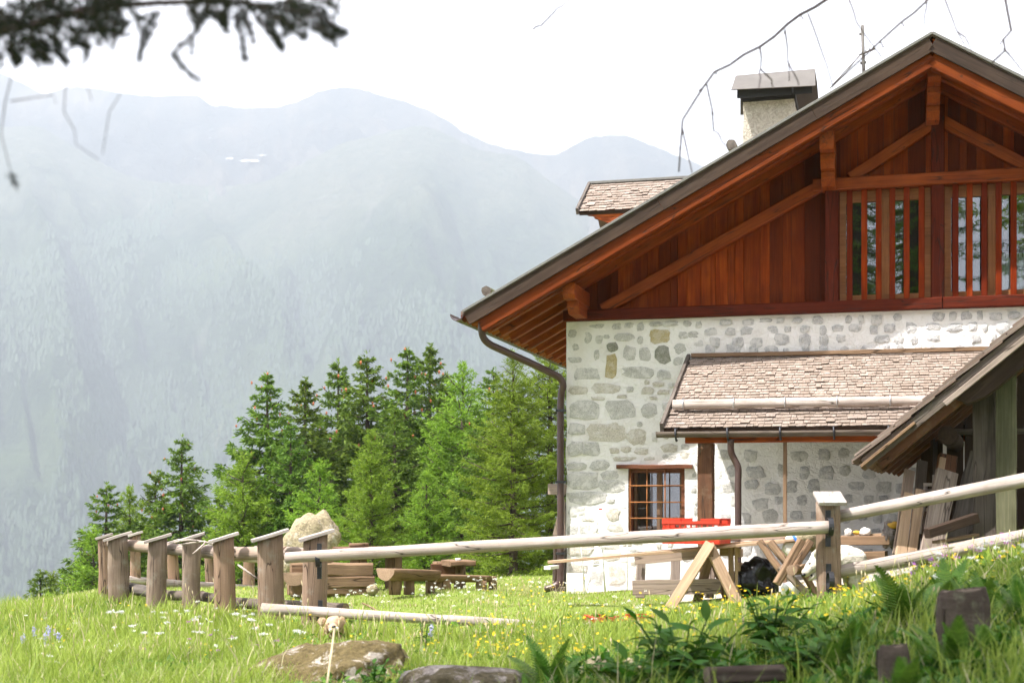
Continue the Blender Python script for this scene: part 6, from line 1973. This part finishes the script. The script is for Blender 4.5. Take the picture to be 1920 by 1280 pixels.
def flowers():
    def scatter(name, mat, spots, size, petals, seed, cup=0.3, hh=(0.07, 0.19), head='disc'):
        r = np.random.default_rng(seed)
        V, T, tint = [], [], []
        b = 0
        for (px0, px1, Y0, Y1, n) in spots:
            for _ in range(n):
                Y = r.uniform(Y0, Y1); x = (r.uniform(px0, px1) - 960) / F * Y
                g = gz(x, Y); z = g + r.uniform(*hh)
                c = np.array([x, Y, z]); s = size * r.uniform(0.7, 1.25); tt = r.random()
                # stem
                V += [[x - .002, Y, g], [x + .002, Y, g], [x, Y, z]]; T.append((b, b + 1, b + 2)); tint += [0.3] * 3; stems.append(len(T) - 1); b += 3
                nrm = np.array([r.normal(0, .35), -0.35 + r.normal(0, .35), 1.0]); nrm /= np.linalg.norm(nrm)
                a = np.cross(nrm, [1, 0, 0]); a /= np.linalg.norm(a); bb = np.cross(nrm, a)
                if head == 'disc':
                    for k in range(petals):
                        an = 6.283 * k / petals; d = a * math.cos(an) + bb * math.sin(an); e2 = a * math.cos(an + .62) + bb * math.sin(an + .62)
                        V += [c, c + d * s + nrm * s * cup, c + e2 * s + nrm * s * cup]; T.append((b, b + 1, b + 2)); tint += [tt] * 3; b += 3
                else:
                    for k in range(petals):
                        d = r.normal(0, 1, 3); d[2] = abs(d[2]) * 0.6; d /= np.linalg.norm(d)
                        if head == 'umbel': q = c + np.array([d[0], d[1], d[2] * 0.25]) * s * r.uniform(0.2, 1)
                        elif head == 'spike': q = c + np.array([d[0] * .25, d[1] * .25, r.uniform(-1, 1)]) * s
                        else: q = c + d * s * 0.8
                        f = s * (0.22 if head == 'umbel' else 0.3)
                        o1, o2 = r.normal(0, f, 3), r.normal(0, f, 3)
                        V += [q, q + o1, q + o2]; T.append((b, b + 1, b + 2)); tint += [r.random()] * 3; b += 3
        o = mk_np(name, np.array(V), np.array(T), mat, attr=np.array(tint), tri=True)
        o.data.materials.append(M['fern'])
        mi = np.zeros(len(T), dtype=np.int32); mi[[s for s in stems]] = 1
        o.data.polygons.foreach_set('material_index', mi)
        tag(o, kind='stuff')
        stems.clear()
    stems = []
    scatter('yellow_flowers', M['yflower'], [(880, 1720, 9.0, 13.6, 430), (1560, 1930, 8.5, 11.5, 190), (0, 600, 10.5, 17, 110), (640, 1100, 9.5, 14, 120), (900, 1100, 15, 17, 40), (1180, 1500, 10, 13.5, 110)], 0.0125, 6, 3)
    scatter('white_umbels', M['wflower'], [(200, 620, 11.5, 15.5, 40), (0, 300, 11, 15, 8), (1700, 1930, 9, 11, 12)], 0.034, 60, 4, hh=(0.13, 0.26), head='umbel')
    scatter('dandelion_clocks', M['wflower'], [(0, 560, 10.3, 16, 60), (800, 1100, 16.5, 17.6, 46), (620, 950, 14.5, 17, 60), (1050, 1300, 12, 14, 30), (1600, 1930, 8.5, 11, 26)], 0.018, 26, 5, hh=(0.07, 0.17), head='ball')
    scatter('pink_flowers', M['pflower'], [(1700, 1900, 9.5, 11, 20), (330, 560, 10.2, 11.2, 6), (250, 420, 11, 13, 2)], 0.018, 22, 6, hh=(0.16, 0.28), head='ball')
    scatter('lilac_flowers', M['bflower'], [(40, 110, 11.8, 12.8, 10), (780, 830, 11, 11.5, 2)], 0.03, 40, 7, hh=(0.16, 0.26), head='spike')
flowers()

# dry stalks and seed heads standing out of the grass
def stalks():
    r = random.Random(4)
    bv, bf = [], []
    for (a, b, Y0, Y1, n) in ((0, 600, 10.3, 16, 120), (600, 1000, 9.5, 13, 60), (900, 1060, 16.6, 17.3, 40), (1000, 1900, 8, 11, 60)):
        for _ in range(n):
            Y = r.uniform(Y0, Y1); p = G(r.uniform(a, b), Y); h = r.uniform(0.15, 0.34) * (0.6 if Y > 16 else 1)
            q = p + Vector((r.uniform(-.08, .08), r.uniform(-.08, .08), h))
            v, f = tube_geo([p, (p + q) / 2 + Vector((r.uniform(-.015, .015), 0, 0)), q], [0.0028, 0.0022, 0.0016], 3, len(bv)); bv += v; bf += f
            v, f = tube_geo([q, q + (q - p) * 0.08, q + (q - p) * 0.16], [0.002, 0.006, 0.001], 4, len(bv)); bv += v; bf += f
    tag(mk('dry_stalks', bv, bf, M['straw']), kind='stuff')
stalks()

# ------------------------------------------------------------------ foreground rocks, stumps, leafy plants, ferns
def foreground():
    o = rock('mossy_boulder', G(610, 9.4) + Vector((0.0, 0, -0.15)), (0.66, 0.5, 0.38), M['mossrock'], seed=2, sub=5, rough=0.22, rz=0.3); o.rotation_euler = (0.0, -0.20, 0.3); tag(o, 'large mossy pale boulder in the foreground grass', 'boulder')
    o = rock('dark_boulder', G(865, 8.2) + Vector((0.03, 0, 0.03)), (0.43, 0.34, 0.30), M['darkrock'], seed=6, sub=5, rough=0.2, rz=0.1, flat=0.55); tag(o, 'flat dark lichened rock at the bottom edge', 'boulder')
    o = rock('pale_stone', G(1120, 8.6) + Vector((0, 0, 0.03)), (0.12, 0.12, 0.15), M['palerock'], seed=9, sub=4, rough=0.2); tag(o, 'pale stone half hidden left of the dark leafy plant', 'stone')
    o = rock('pale_stone', G(1180, 8.5) + Vector((0, 0, 0.04)), (0.10, 0.10, 0.13), M['palerock'], seed=10, sub=4, rough=0.25); tag(o, 'small pale stone just behind the dark leafy plant', 'stone')
    def stump(name, label, c, r, h, seed):
        e = empty(name, c, 0, label, 'stump')
        rs = random.Random(seed); off = rs.uniform(0, 40)
        n, sg = 44, 18; vs, fs, idx = [], [], []
        for q in range(sg + 1):
            t = q / sg
            for k in range(n):
                an = 2 * math.pi * k / n; cx, cy = math.cos(an), math.sin(an)
                fl = 1 + 0.55 * math.exp(-t * (h + 0.3) * 7) * (1 + 0.8 * mnoise.noise((cx * 2 + off, cy * 2, 1)))
                rr = r * fl * (1 + 0.12 * mnoise.noise((cx * 1.2 + off, cy * 1.2, t * 1.5)) + 0.05 * mnoise.noise((cx * 7 + off, cy * 7, t * 5)))
                rr *= (0.86 if q == sg else 0.96 if q == sg - 1 else 1) * (1 + 0.10 * mnoise.noise((cx * 0.9 + off + 5, cy * 0.9, t)))
                z = -0.3 + (h + 0.3) * t
                if q == sg: z += 0.12 * cx * r + 0.014 * mnoise.noise((cx * 1.6 + off, cy * 1.6, 9))
                vs.append((cx * rr, cy * rr, z))
        for q in range(sg):
            for k in range(n):
                k2 = (k + 1) % n; fs.append((q * n + k, q * n + k2, (q + 1) * n + k2, (q + 1) * n + k))
        for q in (0.9, 0.55, 0.2):
            for k in range(n):
                v = vs[sg * n + k]; vs.append((v[0] * q, v[1] * q, h + (v[2] - h) * q - 0.008 + rs.uniform(-.004, .004)))
        for q in range(3):
            for k in range(n):
                k2 = (k + 1) % n; fs.append(((sg + q) * n + k, (sg + q) * n + k2, (sg + q + 1) * n + k2, (sg + q + 1) * n + k))
        fs.append(tuple((sg + 3) * n + k for k in range(n)))
        idx = [0] * (sg * n + n) + [1] * (2 * n + 1)
        mk('trunk', vs, fs, [M['stumpbark'], M['stumptop']], e, idx=idx, sm=False)
        for q in range(5):
            an = rs.uniform(0, 6.28); z0 = rs.uniform(0.0, h * 0.6); w = rs.uniform(.02, .04)
            beam('bark_flake', (math.cos(an) * r * 1.12, math.sin(an) * r * 1.12, z0), (math.cos(an) * r * 1.06, math.sin(an) * r * 1.06, z0 + h * 0.35), w, 0.012, M['stumpbark'], e, up=(math.cos(an), math.sin(an), 0), seg=3, wob=.004)
    def at_top(px, ytop, Y): 
        p = P(px, ytop, Y); g = gz(p.x, p.y); return Vector((p.x, p.y, g)), p.z - g
    c, h = at_top(1806, 1104, 6.6); stump('tree_stump', 'dark cut tree stump on the shaded slope', c, 0.118, h, 3)
    c, h = at_top(1676, 1208, 6.2); stump('tree_stump', 'small low stump below the larger one in the shade', c, 0.065, h, 4)
    c, h = at_top(1395, 1256, 6.6); 
    o = log('fallen_log', P(1325, 1268, 6.6), P(1470, 1262, 6.7), 0.045, 0.04, M['stumpbark'], n=20, seg=14, wob=0.3, end=M['stumptop']); tag(o, 'short mossy log at the bottom edge below the leafy plant', 'log')

def leaf_mesh(name, L, W, mat, fold=0.18, droop=0.25):
    n = 6; vs, fs = [], []
    for i in range(n + 1):
        t = i / n
        w = W / 2 * math.sin(math.pi * min(1, t * 0.97 + 0.02)) ** 0.8 * (1 - 0.25 * t)
        z = -droop * L * t * t
        vs += [(L * t, -w, z + fold * w), (L * t, 0, z), (L * t, w, z + fold * w)]
    for i in range(n):
        b = 3 * i
        fs += [(b, b + 3, b + 4, b + 1), (b + 1, b + 4, b + 5, b + 2)]
    me = bpy.data.meshes.new(name); me.from_pydata(vs, [], fs); me.materials.append(mat); me.update()
    me.polygons.foreach_set('use_smooth', [True] * len(me.polygons))
    a = me.attributes.new('tint', 'FLOAT', 'POINT'); a.data.foreach_set('value', [0.5] * len(vs))
    return me

def plants():
    LM = [leaf_mesh('leaf', 0.17, 0.075, M['leaf']), leaf_mesh('leaf', 0.14, 0.06, M['leaf'], droop=0.4)]
    def leafy(label, px, Y, h, n, spread, seed, sc=1.0):
        rs = random.Random(seed)
        e = empty('leafy_plant', G(px, Y), 0, label, 'plant', 'broad-leaved plants in the shaded foreground')
        stems = []
        for k in range(n):
            a = rs.uniform(0, 6.28); ht = h * rs.uniform(0.6, 1.0); d = spread * rs.uniform(0.2, 1)
            p1 = Vector((math.cos(a) * d * 0.5, math.sin(a) * d * 0.5, ht * 0.6)); p2 = Vector((math.cos(a) * d, math.sin(a) * d, ht))
            tube('stem', [Vector((0.02 * math.cos(a), 0.02 * math.sin(a), -0.03)), p1, p2], 0.004, M['fern'], e, n=5, sub=2)
            m = 9
            for j in range(m):
                t = 0.25 + 0.75 * (j + 1) / m
                q = p1 * (2 * t * (1 - t)) * 1.0 + p2 * t * t if t < 1 else p2
                az = j * 2.4 + a + rs.uniform(-.4, .4); el = rs.uniform(-0.1, 0.6) + (0.5 if t > 0.95 else 0)
                X = Vector((math.cos(az) * math.cos(el), math.sin(az) * math.cos(el), math.sin(el)))
                m4 = frame(q, X) @ Matrix.Rotation(rs.uniform(-.4, .4), 4, 'X')
                s = sc * rs.uniform(0.6, 1.15) * (1.1 - 0.45 * t if t > .8 else 1)
                o = bpy.data.objects.new('leaf', rs.choice(LM)); COL.objects.link(o); o.parent = e
                o.matrix_basis = m4 @ Matrix.Scale(s, 4)
    leafy('dark broad-leaved plant with upright shoots, largest of the foreground plants', 1275, 7.4, 0.46, 17, 0.30, 1, 1.15)
    leafy('dark leafy plant at the bottom edge left of the largest one', 1185, 7.0, 0.29, 12, 0.26, 2, 1.15)
    leafy('leafy plant before the sawbuck and the black bag', 1445, 8.4, 0.45, 12, 0.24, 3, 1.05)
    leafy('leafy plant at the bottom edge between the largest plant and the fallen log', 1350, 6.9, 0.27, 12, 0.24, 4, 1.1)
    leafy('broad-leaved plant beside the fallen log in the shade', 1500, 7.3, 0.32, 12, 0.26, 5, 1.05)
    leafy('small leafy plant at the side of the mossy boulder', 700, 8.7, 0.20, 4, 0.14, 6, 0.6)
    leafy('small upright leafy herb behind the mossy boulder', 795, 10.8, 0.42, 3, 0.10, 7, 0.6)
    leafy('leafy plant at the lower right before the stumps', 1600, 6.7, 0.16, 8, 0.22, 8)
    leafy('leafy plant in the lower right corner of the picture', 1880, 6.0, 0.14, 8, 0.22, 9, 0.9)
    leafy('leafy plant between the small low stump and the large stump', 1745, 6.3, 0.14, 7, 0.2, 10, 0.9)
    leafy('leafy plant behind the fallen log, taller than its neighbours', 1560, 8.6, 0.24, 7, 0.2, 11, 0.8)
    # ferns
    def frond_mesh(L, n, wmax, mat):
        vs, fs = [], []
        for s in (-1, 1):
            for i in range(n):
                t = 0.12 + 0.88 * i / n
                x = L * t; z = 0.22 * L * math.sin(t * 1.9) - 0.10 * L * t * t
                w = wmax * math.sin(math.pi * (0.1 + 0.88 * t)) ** 0.7 * (1.1 - 0.5 * t)
                b = len(vs); g = L / n * 0.42
                vs += [(x - g, 0, z), (x + g, 0, z), (x + g * 1.6 + 0.35 * w, s * w, z - 0.12 * w), (x + 0.1 * w, s * w * 0.6, z - .02 * w)]
                fs.append((b, b + 1, b + 2, b + 3) if s > 0 else (b + 3, b + 2, b + 1, b))
        me = bpy.data.meshes.new('frond'); me.from_pydata(vs, [], fs); me.materials.append(mat); me.update()
        a = me.attributes.new('tint', 'FLOAT', 'POINT'); a.data.foreach_set('value', [random.random() for _ in vs])
        return me
    FM = [frond_mesh(0.42, 22, 0.085, M['fern']), frond_mesh(0.34, 18, 0.075, M['fern'])]
    def fern(label, px, Y, n, sc, seed):
        rs = random.Random(seed)
        e = empty('fern', G(px, Y), 0, label, 'fern', 'ferns in the foreground')
        for k in range(n):
            az = 6.28 * k / n + rs.uniform(-.3, .3); el = rs.uniform(0.5, 1.25)
            X = Vector((math.cos(az) * math.cos(el), math.sin(az) * math.cos(el), math.sin(el)))
            o = bpy.data.objects.new('frond', rs.choice(FM)); COL.objects.link(o); o.parent = e
            o.matrix_basis = frame((0, 0, 0), X) @ Matrix.Scale(sc * rs.uniform(0.7, 1.15), 4)
    fern('feathery fern between the dark rock and the pale stone', 1035, 7.9, 12, 0.95, 1)
    fern('tall fern left of the dark stump', 1700, 8.2, 13, 1.05, 2)
    fern('fern standing before the lower rail of the climbing fence', 1775, 8.6, 9, 0.9, 3)
    fern('fern at the lower right corner below the stump', 1860, 6.2, 12, 0.75, 4)
    fern('low fern between the two stumps', 1735, 6.6, 10, 0.6, 5)
    fern('fern behind the small low stump', 1620, 7.6, 11, 0.8, 6)
    fern('fern at the right picture edge beside the large stump', 1925, 7.2, 11, 0.9, 7)
    fern('broad fern in the shade left of the small low stump', 1570, 7.2, 12, 0.85, 9)
    fern('fern half hiding the foot of the large stump', 1795, 6.25, 12, 0.8, 10)
    fern('fern behind the large stump on the slope', 1840, 7.6, 12, 0.95, 11)
    fern('fern low in the shade at the bottom edge below the stumps', 1690, 5.7, 11, 0.6, 12)
    fern('low fern at the bottom edge right of the dark rock', 990, 7.6, 9, 0.6, 8)
foreground()
plants()
